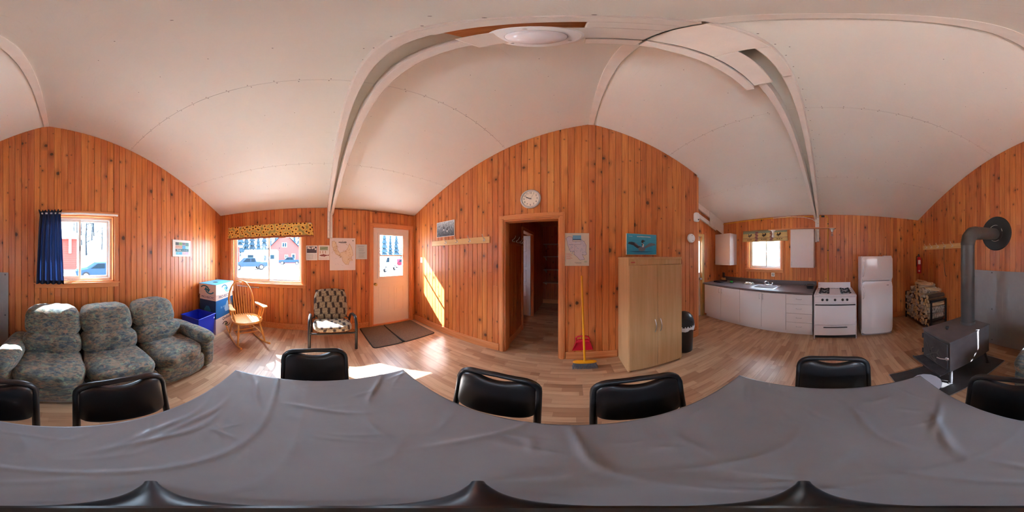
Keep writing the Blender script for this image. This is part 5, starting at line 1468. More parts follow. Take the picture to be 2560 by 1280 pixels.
# ---------------------------------------------------------------- gas stove
ENAM = pbr('white_enamel', srgb(226, 224, 228), .22, coat=.3)
st = thing('gas_stove', 'white gas kitchen range with black knobs and oven handle', 'stove', (3.40, -.078, 0), -90)
SW, SD, SZ = .352, .71, .835      # half width, depth, cooktop height
MB().box(-SW, SW, -SD, 0, .075, SZ - .02).build('body', ENAM, st, bevel=.003)
for s in (-1, 1): MB().box(s * SW - .012 * s, s * SW, -SD - .012, -SD + .02, 0, SZ + .005).build('side_trim', ENAM, st, bevel=.002)
MB().box(-SW + .015, SW - .015, -SD + .03, -.02, .01, .075).build('kick', BLACK, st)
MB().box(-SW - .004, SW + .004, -SD - .018, -.01, SZ - .02, SZ).build('cooktop', ENAM, st, bevel=.004)
for (a, b, c, d) in ((-SW, -SW + .02, -SD - .012, -.03), (SW - .02, SW, -SD - .012, -.03), (-SW + .02, SW - .02, -SD - .016, -SD + .006)): MB().box(a, b, c, d, SZ, SZ + .012).build('cooktop_lip', ENAM, st, bevel=.004)
MB().prism([(-.015, SZ), (-.015, .95), (-.045, .955), (-.075, SZ)], -SW + .02, SW - .02, 'yz').build('backguard', ENAM, st, bevel=.004)
for k in range(3): MB().box(-.07 + .055 * k, -.03 + .055 * k, -.118, -.105, SZ + .001, SZ + .004).build('vent_slot', BLACK, st)
MB().box(-SW + .03, -SW + .06, -.064, -.058, .90, .912).build('badge', STEEL, st)
def burner(cx, cy):
    g = MB().lathe([(.085, 0), (.08, .003), (.05, -.002), (.03, -.002)], 20, (cx, cy, SZ + .002)).build('drip_pan', STEEL, st, smooth=40)
    MB().lathe([(.035, 0), (.035, .012), (.02, .016), (.001, .016)], 16, (cx, cy, SZ)).build('burner_cap', BLACK, st)
    mb = MB()
    for k in range(4):
        a = radians(45 + 90 * k); d = Vector((cos(a), sin(a), 0)); c = Vector((cx, cy, SZ + .022)); mb.obox(c + d * .068, d * .042, Vector((-d.y, d.x, 0)) * .006, (0, 0, .005)); mb.obox(c + d * .105 - Vector((0, 0, .008)), d * .006, Vector((-d.y, d.x, 0)) * .02, (0, 0, .012))
    mb.build('grate', BLACK_METAL, st)
for cx in (-.19, .19):
    for cy in (-.24, -.50): burner(cx, cy)
MB().box(-SW + .015, SW - .015, -SD - .018, -SD, SZ - .125, SZ - .025).build('control_panel', ENAM, st, bevel=.003)
for x in (-.21, -.135, -.005, .12, .195):
    kn = MB().lathe([(.021, 0), (.021, -.012), (.017, -.024), (.001, -.025)], 20, (x, -SD - .018, SZ - .072), 'y').box(x - .003, x + .003, -SD - .046, -SD - .04, SZ - .088, SZ - .056).build('knob', BLACK, st, smooth=40)
dr = MB().box(-SW + .015, SW - .015, -SD - .022, -SD, .295, SZ - .133).build('oven_door', ENAM, st, bevel=.004)
MB().box(-SW + .022, SW - .022, -SD - .048, -SD - .034, SZ - .168, SZ - .150).box(-SW + .03, -SW + .05, -SD - .036, -SD - .02, SZ - .166, SZ - .152).box(SW - .05, SW - .03, -SD - .036, -SD - .02, SZ - .166, SZ - .152).build('handle', BLACK, dr, bevel=.003)
dw = MB().box(-SW + .015, SW - .015, -SD - .02, -SD, .085, .288).build('broiler_drawer', ENAM, st, bevel=.004)
MB().box(-.195, .195, -SD - .038, -SD - .02, .243, .258).build('handle', BLACK, dw, bevel=.003)

# ---------------------------------------------------------------- fridge
FRW = pbr('fridge_white', srgb(228, 226, 228), .16, bump=.02, bscale=30, coat=.3)
fg = thing('refrigerator', 'white top-freezer refrigerator next to the gas stove', 'refrigerator', (3.32, -.845, 0), -90)
fg.rotation_euler = (0, 0, radians(-94))
FW2 = .278
MB().box(-FW2, FW2, -.555, 0, .03, 1.495).build('body', FRW, fg, bevel=.006)
for (z0, z1, n) in ((1.075, 1.495, 'freezer_door'), (.05, 1.062, 'fridge_door')):
    def bul(q):
        return Vector((q.x, q.y - .012 * (1 - (q.x / FW2) ** 2), q.z))
    d = MB().pillow((0, -.585, (z0 + z1) / 2), FW2, .030, (z1 - z0) / 2, 12, 14, fn=bul).build(n, FRW, fg, smooth=50, weld=True)
    zc0 = z0 + .18 if z0 > 1 else z1 - .20
    MB().tube([(-FW2 + .025, -.615, zc0 - .11), (-FW2 + .035, -.645, zc0 - .08), (-FW2 + .045, -.655, zc0), (-FW2 + .035, -.645, zc0 + .08), (-FW2 + .025, -.615, zc0 + .11)], .009, 8).build('handle', FRW, d, smooth=50)
MB().box(.16, .20, -.633, -.628, .985, .993).build('badge', DARK_GREY, fg)
MB().box(.12, .26, -.60, -.48, 1.495, 1.505).build('hinge_cover', FRW, fg, bevel=.003)
MB().box(-FW2 + .01, FW2 - .01, -.56, -.52, .0, .05).build('grille', MELA_EDGE, fg)

# ---------------------------------------------------------------- extinguisher, second coat rack, strap
fe = thing('fire_extinguisher', 'red fire extinguisher hung in the corner above the firewood', 'fire extinguisher', (3.38, FS + .065, 1.085))
REDX = pbr('extinguisher_red', srgb(190, 20, 30), .3, coat=.3)
MB().lathe([(.001, 0), (.052, .0), (.056, .015), (.056, .33), (.048, .365), (.025, .385), (.018, .40)], 24).build('cylinder', REDX, fe, smooth=45)
MB().lathe([(.02, .39), (.02, .42), (.014, .43)], 16).build('valve', BLACK, fe)
MB().obox((-.03, .035, .44), (-.045, .02, .012), (.006, .012, 0), (0, 0, .006)).obox((-.03, .035, .415), (-.04, .018, -.004), (.006, .012, 0), (0, 0, .006)).build('lever', BLACK, fe)
MB().tube([(.02, .02, .41), (.055, .045, .40), (.066, .04, .33), (.064, .036, .16)], .009, 8).build('hose', BLACK, fe, smooth=50)
MB().tube([(.0575 * cos(a), .0575 * sin(a), .20) for a in [2 * pi * k / 24 for k in range(24)]], .004, 6, closed=True).build('strap_band', BLACK, fe)
def lab_patch(a0, a1, z0, z1):
    mb = MB(); mb.sheet(lambda s, t: (.0572 * cos(radians(a0 + (a1 - a0) * s)), .0572 * sin(radians(a0 + (a1 - a0) * s)), z0 + (z1 - z0) * t), 8, 1); mb.build('printed_label', PAPER, fe, smooth=60)
lab_patch(120, 185, .22, .32); lab_patch(130, 170, .04, .075)
coat_rack((2.62, FS, 1.69), 180, 1.30, (-.49, -.29, -.06, .16, .38), 'pale pine coat rack with white hooks behind the stove pipe')
sp = thing('hanging_strap', 'thin black cord hanging from a hook of the rack by the stove pipe', 'cord', (2.46, FS + .055, 1.68)); MB().tube([(0, 0, 0), (.006, .0, -.12), (.008, -.01, -.30), (.0, -.02, -.48), (-.02, -.02, -.56), (-.05, -.02, -.575)], .0055, 6).build('cord', BLACK, sp, smooth=50)
# ---------------------------------------------------------------- wood stove, pipe, heat shield, pad
CAST = pbr('stove_paint', (.12, .108, .112), .42, var=.2, vscale=6, bump=.1, bscale=120)
CAST2 = pbr('stove_front_iron', (.05, .05, .056), .45, var=.3, vscale=14)
PIPEM = pbr('stove_pipe_paint', (.075, .072, .070), .4, var=.15, vscale=5)
hs = thing('heat_shield', 'large grey sheet-metal heat shield on the wall behind the wood stove', 'metal sheet', (1.365, YS + T + .022, .02))
def zinc():
    t = NT('galvanized_sheet'); P = t.n('TexCoord').outputs['Object']; x, y, z = t.sep(P)
    n = t.noise(P, 5.0, 4.0, .6).outputs[0]; s = t.noise(t.xyz(t.math('MULTIPLY', x, 30.0), 0.0, t.math('MULTIPLY', z, 2.0)), 1.0, 3.0).outputs[0]
    c = t.mix(n, srgb(140, 138, 138), srgb(164, 162, 162)); c = t.mix(t.math('MULTIPLY', t.sstep(s, .62, .7), .25), c, srgb(180, 178, 176))
    t.bsdf(c, .45, .05); return t.m
MB().box(-.645, .645, -.0, .004, 0, 1.255).build('sheet', zinc(), hs)
for x in (-.6, 0, .6):
    for z in (.08, .64, 1.225):
        MB().lathe([(.011, .004), (.011, .007), (.001, .009)], 10, (x, 0, z), 'y').build('screw', DARK_GREY, hs); MB().lathe([(.008, -.021), (.008, 0)], 8, (x, 0, z), 'y').build('spacer', STEEL, hs)
pad = thing('hearth_pad', 'dark grey hearth pad on the floor beneath the wood stove', 'hearth pad', (1.265, -1.17, 0))
MB().box(-.30, .30, -.58, .58, .001, .010).build('slab', pbr('slate_pad', (.055, .053, .055), .4, var=.2, vscale=10), pad)
MB().box(-.306, -.30, -.58, .58, .001, .012).box(.30, .306, -.58, .58, .001, .012).box(-.306, .306, -.586, -.58, .001, .012).box(-.306, .306, .58, .586, .001, .012).build('edging', STEEL, pad)
ws = thing('wood_stove', 'black steel box wood stove on short legs with an ash lip', 'wood stove', (1.335, -1.315, .0105), 180)
# local: -y is the front (north), x west is +x
hw, hd, z0, z1 = .225, .315, .195, .615
MB().box(-hw, hw, -hd, hd, z0, z1 - .012).build('firebox', CAST, ws, bevel=.006)
MB().box(-hw - .006, hw + .006, -hd - .012, hd + .006, z1 - .012, z1).build('top_plate', CAST, ws, bevel=.003)
df = MB().box(-hw + .03, hw - .02, -hd - .02, -hd, z0 + .045, z1 - .035).build('door', CAST2, ws, bevel=.005)
# relief on the door: a leaping animal and reeds
mb = MB(); yb = -hd - .021
for p in ([(-.09, .30), (-.02, .36), (.05, .40), (.10, .37)], [(-.02, .36), (-.04, .42), (.0, .46)], [(.05, .40), (.08, .46)], [(-.09, .30), (-.13, .27)], [(.0, .33), (.03, .28)], [(-.12, .46), (-.05, .30), (.06, .24)]): ribbon(mb, p, .012, yb, .003)
mb.build('door_relief', CAST, df)
for x, z in ((-.03, .335), (.02, .31), (-.06, .37)): MB().lathe([(.011, -.0225), (.011, -.018)], 10, (x, -hd, z), 'y').build('draught_hole', INK, df)
MB().lathe([(.022, -.020), (.022, -.034), (.012, -.04)], 14, (hw - .012, -hd, .40), 'y').tube([(hw - .012, -hd - .036, .40), (hw - .07, -hd - .055, .385), (hw - .12, -hd - .06, .38)], .006, 8).build('door_latch', STEEL, ws, smooth=40)
for z in (.30, .52): MB().tube([(-hw + .012, -hd - .016, z - .03), (-hw + .012, -hd - .016, z + .03)], .011, 8).build('hinge', CAST2, ws)
MB().prism([(-hw - .02, -hd - .125), (hw + .01, -hd - .125), (hw, -hd), (-hw, -hd)], z0 + .008, z0 + .018, 'xy').build('ash_lip', CAST2, ws, bevel=.002)
MB().box(-hw - .02, hw + .01, -hd - .127, -hd - .117, z0 + .008, z0 + .034).build('lip_rim', CAST2, ws, bevel=.002)
for sx in (-1, 1):
    for sy in (-1, 1):
        MB().tube([(sx * (hw - .04), sy * (hd - .05), z0 + .01), (sx * (hw - .01), sy * (hd - .02), .006)], .017, 10).lathe([(.03, 0), (.03, .006), (.017, .008)], 12, (sx * (hw - .01), sy * (hd - .02), .0)).build('leg', CAST2, ws, smooth=40)
MB().lathe([(.012, 0), (.012, .015), (.022, .02), (.026, .03), (.02, .042), (.001, .046)], 16, (-.03, -.13, z1)).build('damper_knob', BLACK, ws, smooth=50)
PX, PY, PR, PZ = 1.34, -1.50, .086, 1.80
sp_ = thing('stove_pipe', 'black stove pipe rising from the wood stove and elbowing into the wall', 'pipe', (PX, PY, z1 + .0105))
b0 = z1 + .0105
MB().lathe([(PR + .008, 0), (PR + .008, .035), (PR, .04), (PR, .62), (PR + .002, .621), (PR + .002, .635), (PR, .636), (PR, PZ - .15 - b0)], 32).build('riser', PIPEM, sp_, smooth=30)
# gored elbow
els = []; R = .15; cyy = -R
ring_pts = [(0, -R + R * cos(radians(a)), PZ - .15 - b0 + R * sin(radians(a))) for a in (0, 30, 60, 90)]
for k in range(3):
    MB().tube([ring_pts[k], ring_pts[k + 1]], PR + .003, 28).build('elbow_gore', PIPEM, sp_, smooth=40)
    if k: MB().lathe([(PR + .003, -.001), (PR + .006, 0), (PR + .003, .001)], 6, ring_pts[k])
    MB().pillow(ring_pts[k], PR + .0025, PR + .0025, PR + .0025, 2.0, 8).build('elbow_joint', PIPEM, sp_, smooth=80, weld=True)
MB().pillow(ring_pts[3], PR + .0025, PR + .0025, PR + .0025, 2.0, 8).build('elbow_joint', PIPEM, sp_, smooth=80, weld=True)
yw = (YS + T) - PY
MB().tube([ring_pts[3], (-.03, yw + .004, PZ - b0 + .035)], PR, 28).build('flue', PIPEM, sp_, smooth=40)
cl = thing('flue_collar', 'wide round black flue collar where the stove pipe enters the wall', 'collar', (1.305, YS + T, 1.845))
MB().lathe([(.262, .0), (.262, .012), (.252, .020), (.13, .024), (.125, .03), (.09, .03)], 48, (0, 0, 0), 'y').build('plate', pbr('collar_black', (.012, .011, .012), .45), cl, smooth=35)
for a0, a1 in ((40, 110), (150, 170), (240, 300), (330, 350)):
    MB().tube([(.122 * cos(radians(a)), .031, .122 * sin(radians(a))) for a in range(a0, a1 + 1, 5)], .004, 6).build('sealant_bead', WHITE, cl, smooth=50)

# ---------------------------------------------------------------- firewood rack and logs
RX0, RX1, RY0, RY1 = 2.42, 3.44, -2.085, -1.70
rkf = thing('firewood_rack', 'black square-tube rack holding split logs in the corner', 'firewood rack', ((RX0 + RX1) / 2, (RY0 + RY1) / 2, 0))
ax, ay = (RX1 - RX0) / 2, (RY1 - RY0) / 2
for sx in (-1, 1):
    for sy in (-1, 1): MB().box(sx * ax - .014, sx * ax + .014, sy * (ay - .02) - .014, sy * (ay - .02) + .014, 0, .66).build('post', BLACK_METAL, rkf)
    MB().box(sx * ax - .014, sx * ax + .014, -ay + .034, ay - .034, .632, .66).build('top_rail', BLACK_METAL, rkf)
for sy in (-1, 1): MB().box(-ax + .014, ax - .014, sy * (ay - .02) - .012, sy * (ay - .02) + .012, .075, .099).build('bottom_rail', BLACK_METAL, rkf)
def log_mats():
    t = NT('split_wood'); P = t.n('TexCoord').outputs['Object']; x, y, z = t.sep(P); r = t.n('ObjectInfo').outputs['Random']
    n = t.noise(t.xyz(t.math('MULTIPLY', x, 40.0), t.math('MULTIPLY_ADD', r, 9.0, t.math('MULTIPLY', y, 4.0)), t.math('MULTIPLY', z, 40.0)), 1.0, 4.0, .6).outputs[0]
    c = t.ramp(n, [(.3, srgb(150, 112, 76)), (.55, srgb(204, 170, 126)), (.75, srgb(226, 200, 160))])
    c = t.n('HueSaturation', {'Hue': .5, 'Saturation': t.math('MULTIPLY_ADD', r, .5, .65), 'Value': t.math('MULTIPLY_ADD', r, .45, .85), 'Fac': 1.0, 'Color': c}).outputs[0]
    t.bsdf(c, .85, 0, n, .4, .004); a = t.m
    t = NT('birch_bark'); P = t.n('TexCoord').outputs['Object']; x, y, z = t.sep(P); r = t.n('ObjectInfo').outputs['Random']
    n = t.noise(t.xyz(t.math('MULTIPLY', x, 10.0), t.math('MULTIPLY_ADD', r, 9.0, t.math('MULTIPLY', y, 40.0)), t.math('MULTIPLY', z, 10.0)), 1.0, 4.0, .7).outputs[0]
    c = t.ramp(n, [(.35, srgb(80, 66, 56)), (.5, srgb(176, 160, 142)), (.7, srgb(222, 212, 198))])
    c = t.mix(t.math('GREATER_THAN', r, .55), c, srgb(96, 76, 62))
    t.bsdf(c, .8, 0, n, .4, .004); b = t.m
    return [a, b]
LOGM = log_mats()
def log_mesh(kind, seed):
    rr = random.Random(seed); R = .043
    if kind == 0: ps = [(R * (1 + rr.uniform(-.1, .1)) * cos(a), R * (1 + rr.uniform(-.1, .1)) * sin(a)) for a in [2 * pi * k / 10 for k in range(10)]]; bark = set(range(10))
    elif kind == 1: ps = [(R * 1.05 * cos(a), R * 1.05 * sin(a) - .012) for a in [pi * k / 6 for k in range(7)]]; bark = set(range(6))
    elif kind == 2: ps = [(-.03, -.028)] + [(-.03 + .072 * cos(a), -.028 + .066 * sin(a)) for a in [pi / 2 * k / 5 for k in range(6)]]; bark = set(range(1, 6))
    else: ps = [(-.042, -.02), (.0, -.034), (.04, -.022), (.036, .02), (.0, .034), (-.036, .018)]; bark = {4}
    n = len(ps); L = .20; mb = MB(); secs = []
    for y in (-L, -.07, .07, L):
        secs.append([(x * (1 + rr.uniform(-.06, .06)), y + (rr.uniform(-.004, .004)), z * (1 + rr.uniform(-.06, .06))) for x, z in ps])
    vs_ = [p for s in secs for p in s]
    mb.add(vs_, [list(range(n))[::-1], [3 * n + i for i in range(n)]], 0)
    o = len(mb.v) - len(vs_)
    for k in range(3):
        for i in range(n):
            mb.f.append([o + k * n + i, o + k * n + (i + 1) % n, o + (k + 1) * n + (i + 1) % n, o + (k + 1) * n + i]); mb.mi.append(1 if i in bark else 0)
    return mb
protos = []
rr = random.Random(9)
GRP = 'split logs stacked in the firewood rack'
LAB = 'split log with pale wood and bark stacked in the black firewood rack'
rows = []
rowz = .143; lev = 0; logs = []
zmax = lambda x: .72 + .17 * math.exp(-((x - 2.88) / .30) ** 2) - (.10 if x > 3.25 else 0)
while rowz < .90:
    off = .046 if lev % 2 else 0.0
    x = RX0 + .066 + off
    while x < RX1 - .05:
        if rowz < zmax(x): logs.append((x, rowz, lev))
        x += .0925
    rowz += .0815; lev += 1
COURSE = ['bottom', 'second', 'third', 'fourth', 'fifth', 'sixth', 'seventh', 'eighth', 'ninth', 'tenth']
for i, (x, z, lv) in enumerate(logs):
    kind = rr.choice([0, 0, 1, 1, 2, 2, 3])
    key = (kind, rr.randrange(3))
    pr = next((p for k, p in protos if k == key), None)
    if pr is None:
        o = log_mesh(key[0], key[1] * 17 + key[0]).build('firewood_log', LOGM, smooth=35); protos.append((key, o))
    else:
        o = pr.copy(); COL.objects.link(o)
    o.location = (x + rr.uniform(-.003, .003), (RY0 + RY1) / 2 + rr.uniform(-.012, .022), z)
    o.rotation_euler = (0, rr.uniform(0, 2 * pi), rr.uniform(-.03, .03))
    tag(o, 'split log in the ' + COURSE[lv] + ' course of the black firewood rack', 'log', GRP)
# a few loose splits lying lengthwise on top
tops = [((2.62, -1.88, .835), 14, 'pale split log lying askew on the front end of the firewood pile'), ((2.98, -1.86, .945), -8, 'split log with reddish bark crowning the firewood pile'), ((2.80, -1.80, .935), 24, 'pale splintered log across the top of the firewood pile')]
for (p, a, lb) in tops:
    o = log_mesh(3, 40 + a).build('firewood_log', LOGM, smooth=35); o.location = p; o.rotation_euler = (radians(3), 0, radians(90 + a)); tag(o, lb, 'log')

# ---------------------------------------------------------------- ceiling lamp on the arch
lp = thing('ceiling_lamp', 'white round ceiling lamp with a frosted dome on the roof arch', 'lamp', (-.10, .415, zc(-.10) - .182))
MB().lathe([(.001, 0), (.118, 0), (.125, -.008), (.118, -.026), (.085, -.034), (.001, -.034)], 40).build('pan', WHITE_VINYL, lp, smooth=40)
def dome_mat():
    t = NT('frosted_dome'); t.bsdf(srgb(226, 224, 230), .12, **{'Coat Weight': .4}); return t.m
MB().lathe([(.080, -.034), (.084, -.042), (.080, -.062), (.060, -.082), (.03, -.093), (.001, -.096)], 36).build('dome', dome_mat(), lp, smooth=60)
for a in (30, 150, 270): MB().lathe([(.006, -.034), (.006, -.038), (.001, -.039)], 10, (.10 * cos(radians(a)), .10 * sin(radians(a)), .003)).build('screw', STEEL, lp)
MB().box(-.19, -.11, -.045, .02, -.004, .03).build('mounting_block', CREAM, lp, bevel=.003)
# ---------------------------------------------------------------- outdoors
GZ = -.5
_pbr = pbr
def pbr(name, col, rough=.9, metal=0.0, **k):
    return _pbr(name, col, .9, 0.0, **{**k, 'Specular IOR Level': 0.0})
def gh(x, y):
    h = GZ
    h += max(0.0, x - 7.0) * .42 + max(0.0, x - 7.0) * .05 * mnoise.noise(Vector((x * .15, y * .15, 0)))
    if y < -22: h += (-22 - y) * .34
    if x < -52: h += (-52 - x) * .10
    return h
def ground_mat():
    t = NT('pale_gravel'); P = t.n('TexCoord').outputs['Object']; x, y, z = t.sep(P)
    n = t.noise(P, .9, 5.0, .7).outputs[0]; f = t.noise(P, 7.0, 3.0, .7).outputs[0]
    c = t.mix(n, srgb(196, 190, 182), srgb(176, 168, 158))
    c = t.mix(t.math('MULTIPLY', t.sstep(f, .58, .66), t.sstep(z, .2, 1.2)), c, srgb(120, 112, 102))
    br_ = t.ramp(t.noise(P, 2.2, 6.0, .75).outputs[0], [(.35, (.012, .018, .024)), (.5, (.035, .045, .052)), (.65, (.16, .18, .19))])
    c = t.mix(t.sstep(y, -20.5, -23.0), c, br_)
    t.bsdf(c, .95); return t.m
GM = ground_mat()
gb = MB(); NG = 64; S_ = 150.0
hole = lambda x, y: False
gb.sheet(lambda s, t: (-90 + S_ * s, -75 + 130 * t, gh(-90 + S_ * s, -75 + 130 * t)), NG, NG)
struct(gb.build('ground', GM, smooth=60))
RED = pbr('barn_red', (.19, .044, .04), .8); RED2 = pbr('cabin_red', (.17, .036, .03), .8)
OWHITE = pbr('outdoor_white', (.62, .64, .66), .6); ROOFM = pbr('blue_grey_roof', (.03, .048, .065), .7); PANEO = pbr('house_pane', (.012, .024, .034), .2)
TYRE = pbr('tyre', (.02, .02, .022), .8); CARGLASS = pbr('car_glass', (.008, .014, .02), .1); RIMM = pbr('wheel_rim', (.4, .42, .45), .4, .5)
def at(px, r):
    a = radians((px - 1280) * .140625 - 22); return (r * sin(a), r * cos(a))
def facing(x, y): return math.degrees(atan2(y, x)) + 90 - 180 + 0   # local -y looks at the origin
def look(x, y): return math.degrees(atan2(-x, y)) 
def siding(parent, x0, x1, y, z0, z1, m, step=.22, top=None):
    k = 0; z = z0
    while z < z1 - .01:
        a, b = x0, x1
        if top: a, b = top(z, x0, x1)
        if b - a > .1: MB().box(a, b, y - .03, y, z, min(z + step - .012, z1)).build('siding_board', m, parent)
        z += step; k += 1
def house():
    x, y = at(711, 43); hs_ = thing('red_house', 'red gabled house with white windows seen through the large window', 'house', (x, y, GZ), look(x, y))
    w, ze, zp, D = 3.95, 4.2, 8.1, 8.0
    MB().prism([(-w, 0), (w, 0), (w, ze), (0, zp), (-w, ze)], 0, D, 'xz').build('wall', RED, hs_)
    for s in (-1, 1):
        MB().add([(0, -.5, zp + .12), (s * (w + .6), -.5, ze - .48), (s * (w + .6), D + .5, ze - .48), (0, D + .5, zp + .12), (0, -.5, zp + .32), (s * (w + .6), -.5, ze - .28), (s * (w + .6), D + .5, ze - .28), (0, D + .5, zp + .32)], [(0, 1, 2, 3), (7, 6, 5, 4), (0, 4, 5, 1), (1, 5, 6, 2), (2, 6, 7, 3), (3, 7, 4, 0)]).build('roof', ROOFM, hs_, weld=True)
    for (a, b, c, d) in ((-.65, .65, 4.3, 5.55), (.1, .95, 1.35, 2.3)):
        f = MB().box(a, b, -.08, .0, c, d).build('window', OWHITE, hs_); m_ = (a + b) / 2
        for p, q in ((a + .12, m_ - .05), (m_ + .05, b - .12)): MB().box(p, q, -.10, -.08, c + .12, d - .12).build('pane', PANEO, f)
    dr_ = MB().box(1.9, 2.85, -.08, 0, .9, 2.6).build('door', OWHITE, hs_); MB().box(2.05, 2.7, -.10, -.08, 1.3, 2.4).build('pane', PANEO, dr_)
    MB().lathe([(.14, -.04), (.14, 0)], 10, (-1.3, 0, 4.1), 'y').build('gable_vent', PANEO, hs_)
house()
def wheel(parent, x, y, r=.34, w=.2):
    o = MB().lathe([(r * .62, -w / 2), (r, -w / 2), (r, w / 2), (r * .62, w / 2)], 20, (x, y, r), 'y').build('wheel', TYRE, parent, smooth=40)
    MB().lathe([(.001, -w / 2 - .01), (r * .6, -w / 2 - .005), (r * .62, w / 2 + .005), (.001, w / 2 + .01)], 16, (x, y, r), 'y').build('rim', RIMM, o, smooth=40)
def vehicle(name, lab, cat, px, r, rz_off, prof, glass, m, wid=1.8, wheels=(-1.4, 1.35), wr=.34):
    x, y = at(px, r); v = thing(name, lab, cat, (x, y, gh(x, y)), look(x, y) + rz_off)
    MB().prism(prof, -wid / 2, wid / 2, 'xz').build('body', m, v, bevel=.06)
    for g in glass:
        for yy in (-wid / 2 - .012, wid / 2 - .0): MB().prism(g, yy, yy + .012, 'xz').build('side_window', CARGLASS, v)
    for wx in wheels:
        for yy in (-wid / 2 + .08, wid / 2 - .08): wheel(v, wx, yy, wr)
    for wx, zz in ((prof[0][0], .62),): MB().box(wx - .02, wx + .04, -wid / 2 + .15, -wid / 2 + .45, zz, zz + .14).build('headlamp', OWHITE, v); MB().box(wx - .02, wx + .04, wid / 2 - .45, wid / 2 - .15, zz, zz + .14).build('headlamp', OWHITE, v)
    return v
PICK = [(-2.6, .45), (-2.65, .95), (-2.5, 1.05), (-1.2, 1.12), (-.6, 1.72), (.75, 1.75), (.95, 1.15), (2.6, 1.12), (2.65, .5)]
PGL = [[(-1.05, 1.15), (-.52, 1.65), (.05, 1.67), (.05, 1.15)], [(.12, 1.15), (.12, 1.67), (.66, 1.67), (.8, 1.15)]]
SED = [(-2.2, .35), (-2.25, .75), (-1.2, .95), (-.45, 1.42), (.9, 1.44), (1.7, 1.02), (2.2, .98), (2.25, .4)]
SGL = [[(-1.0, .95), (-.40, 1.36), (.2, 1.37), (.2, .95)], [(.28, .95), (.28, 1.37), (.85, 1.37), (1.4, 1.0)]]
vehicle('pickup_truck', 'dark blue pickup truck parked in front of the white trailer', 'truck', 622, 24, 12, PICK, PGL, pbr('truck_blue', (.022, .038, .075), .35), 1.9, (-1.7, 1.65), .40)
vehicle('parked_truck', 'dark pickup truck parked by the red house', 'truck', 725, 38, -5, PICK, PGL, pbr('truck_slate', (.02, .036, .055), .35), 1.9, (-1.7, 1.65), .40)
vehicle('parked_car', 'blue car parked outside the sofa window', 'car', 252, 14.6, 10, SED, SGL, pbr('car_blue', (.018, .034, .06), .3), 1.8)
vehicle('red_car', 'red car seen through the glass of the entrance door', 'car', 992, 29, 60, SED, SGL, pbr('car_red', (.20, .012, .02), .3), 1.8)
VAN = [(-2.4, .4), (-2.45, 1.0), (-1.9, 1.15), (-1.3, 1.95), (2.3, 2.0), (2.4, .45)]
vehicle('white_van', 'white van seen through the glass of the entrance door', 'van', 961, 22, 65, VAN, [[(-1.6, 1.2), (-1.2, 1.8), (-.5, 1.8), (-.5, 1.2)]], pbr('van_white', (.42, .43, .45), .4), 1.9, (-1.6, 1.5), .36)
x, y = at(652, 29); rv = thing('camper_trailer', 'white camper trailer standing behind the blue pickup', 'trailer', (x, y, GZ), look(x, y) - 4)
MB().prism([(-3.2, .55), (-3.3, 1.6), (-2.7, 3.05), (2.9, 3.1), (3.1, 2.8), (3.1, .55)], -1.1, 1.1, 'xz').build('body', OWHITE, rv, bevel=.12)
for a, b, c, d in ((-2.2, -1.2, 1.5, 2.2), (.6, 1.0, 1.2, 2.1), (1.6, 2.4, 1.5, 2.2)): MB().box(a, b, -1.13, -1.1, c, d).build('window', PANEO, rv)
MB().box(-3.0, 3.0, -1.125, -1.1, .95, 1.08).build('stripe', RIMM, rv)
for wx in (-.3, .6): wheel(rv, wx, -1.0, .36)
x, y = at(586, 25); sh_ = thing('red_shed', 'narrow red shed wall at the edge of the large window', 'shed', (x, y, GZ), look(x, y))
MB().box(-1.6, .75, 0, 2.5, 0, 3.4).build('wall', RED2, sh_); MB().box(-1.9, 1.3, -.3, 2.8, 3.4, 3.6).build('roof', OWHITE, sh_)
# red cabin south
cb2 = thing('red_cabin', 'red sided cabin with a pale roof outside the sofa window', 'cabin', (1.0, -18.5, GZ), 180)
W_ = 2.75
MB().box(-W_, W_, 0, 6, .5, 4.0).build('wall', RED2, cb2); siding(cb2, -W_, W_, 0, .5, 4.0, RED2, .25)
for s in (-1, 1): MB().box(s * W_ - .12, s * W_ + .12, -.06, .1, .5, 4.0).build('corner_trim', OWHITE, cb2)
MB().prism([(-W_ - .5, 3.95), (W_ + .5, 3.95), (W_ + .5, 4.15), (0, 6.0), (-W_ - .5, 4.15)], -.6, 6.4, 'xz').build('roof', OWHITE, cb2)
MB().box(1.7, 1.95, -.5, -.25, 2.3, 6.4).build('stove_flue', OWHITE, cb2)
MB().box(-W_, W_, .1, 5.9, 0, .5).build('skirting', DARK_GREY, cb2)
MB().box(-.6, .5, -.05, .0, 1.5, 2.8).build('window', PANEO, cb2)
# trees
BARK = pbr('tree_bark', (.02, .025, .03), .9, var=.3); NEEDLE = pbr('dark_needles', (.022, .040, .055), .9, var=.3)
def bare_tree(h, seed):
    rr = random.Random(seed); t = thing('bare_tree', 'x', 'tree')
    mb = MB(); mb.tube([(0, 0, -.4), (.1 * rr.uniform(-1, 1), .1, h * .4), (.25 * rr.uniform(-1, 1), .2 * rr.uniform(-1, 1), h)], [.13, .09, .03], 6); mb.build('trunk', BARK, t, smooth=60)
    mb = MB()
    for k in range(16):
        z = h * rr.uniform(.25, .95); a = rr.uniform(0, 2 * pi); L = (h - z) * .45 + .5
        e = Vector((cos(a) * L, sin(a) * L, z + L * .6)); mb.tube([(0, 0, z), e * .5 + Vector((0, 0, z * .5 - .1)), e], [.035, .022, .008], 4)
        for q in range(2):
            b = a + rr.uniform(-1, 1); f = e + Vector((cos(b), sin(b), .6)) * L * .4; mb.tube([e * .7 + Vector((0, 0, z * .3)), f], [.015, .005], 3)
    mb.build('branches', BARK, t); return t
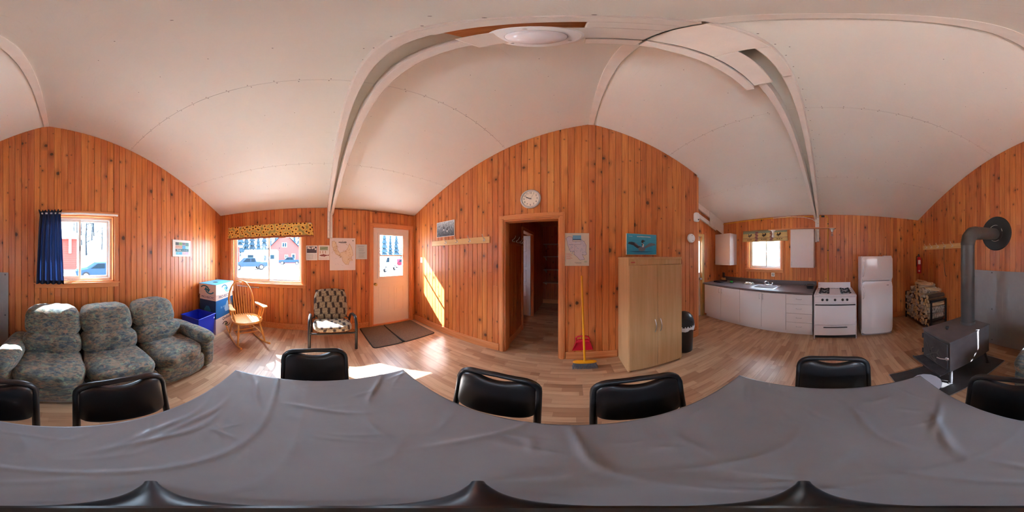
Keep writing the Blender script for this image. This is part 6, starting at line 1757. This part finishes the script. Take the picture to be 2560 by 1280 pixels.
def conifer(h, seed):
    rr = random.Random(seed); t = thing('conifer', 'x', 'tree')
    MB().tube([(0, 0, -.3), (0, 0, h * .9)], [.16, .03], 6).build('trunk', BARK, t)
    mb = MB(); n = 8
    for k in range(n):
        z = h * (.12 + .82 * k / n); r = h * .20 * (1 - k / n) + .15; ps = []
        for j in range(14):
            a = 2 * pi * j / 14; q = r * (1 if j % 2 else .68) * rr.uniform(.85, 1.1); ps.append((q * cos(a), q * sin(a), z - .25 * r * (1 if j % 2 else .5)))
        mb.add(ps + [(0, 0, z + h * .17)], [(j, (j + 1) % 14, 14) for j in range(14)] + [list(range(13, -1, -1))])
    mb.build('foliage', NEEDLE, t); return t
rr = random.Random(21)
def spaced(n, fx, d):
    out = []
    for _ in range(4000):
        p = fx()
        if all(hypot(p[0] - q[0], p[1] - q[1]) > d for q in out): out.append(p)
        if len(out) == n: break
    return out
bt_ = [bare_tree(h, s) for h, s in ((6.5, 1), (8.0, 2), (5.0, 3))]; used = [False] * 3
for k, (x, y) in enumerate(spaced(26, lambda: (-26 + 23 * rr.random(), -26 - 24 * rr.random()), 4.6)):
    i = k % 3
    o = bt_[i] if not used[i] else copy_tree(bt_[i]); used[i] = True
    o.location = (x, y, gh(x, y)); o.rotation_euler = (0, 0, rr.uniform(0, 6)); s = rr.uniform(.8, 1.3); o.scale = (s, s, s)
    tag(o, 'leafless tree on the pale slope beyond the sofa window', 'tree', 'leafless trees on the southern slope')
for k, (x, y) in enumerate(spaced(6, lambda: (10 + 9 * rr.random(), 1.5 + 9 * rr.random()), 3.0)):
    i = k % 3
    o = copy_tree(bt_[i]); o.location = (x, y, gh(x, y)); o.scale = (.6, .6, .6)
    tag(o, 'leafless sapling on the bright slope behind the kitchen window', 'tree', 'saplings behind the kitchen window')
cf = [conifer(11, 1), conifer(14, 2)]; used = [False] * 2
for k in range(34):
    x, y = at(556 + 15 * k, 60 + 6 * (k % 3)); i = k % 2
    o = cf[i] if not used[i] else copy_tree(cf[i]); used[i] = True
    o.location = (x, y, gh(x, y)); s = rr.uniform(.9, 1.25); o.scale = (s * .62, s * .62, s * 1.1); o.rotation_euler = (0, 0, rr.uniform(0, 6))
    tag(o, 'dark conifer in the treeline behind the red house', 'tree', 'conifers behind the red house')

# fine print and the like: too small to pick apart, one part each
for o in bpy.data.objects:
    if o.parent is not None and o.type == 'MESH' and o.name.split('.')[0] in ('print_lines', 'typed_lines', 'waterways', 'trails', 'contours', 'minute_marks', 'legend', 'credits', 'boundary', 'caption', 'title', 'branches', 'door_relief'):
        o['kind'] = 'stuff'
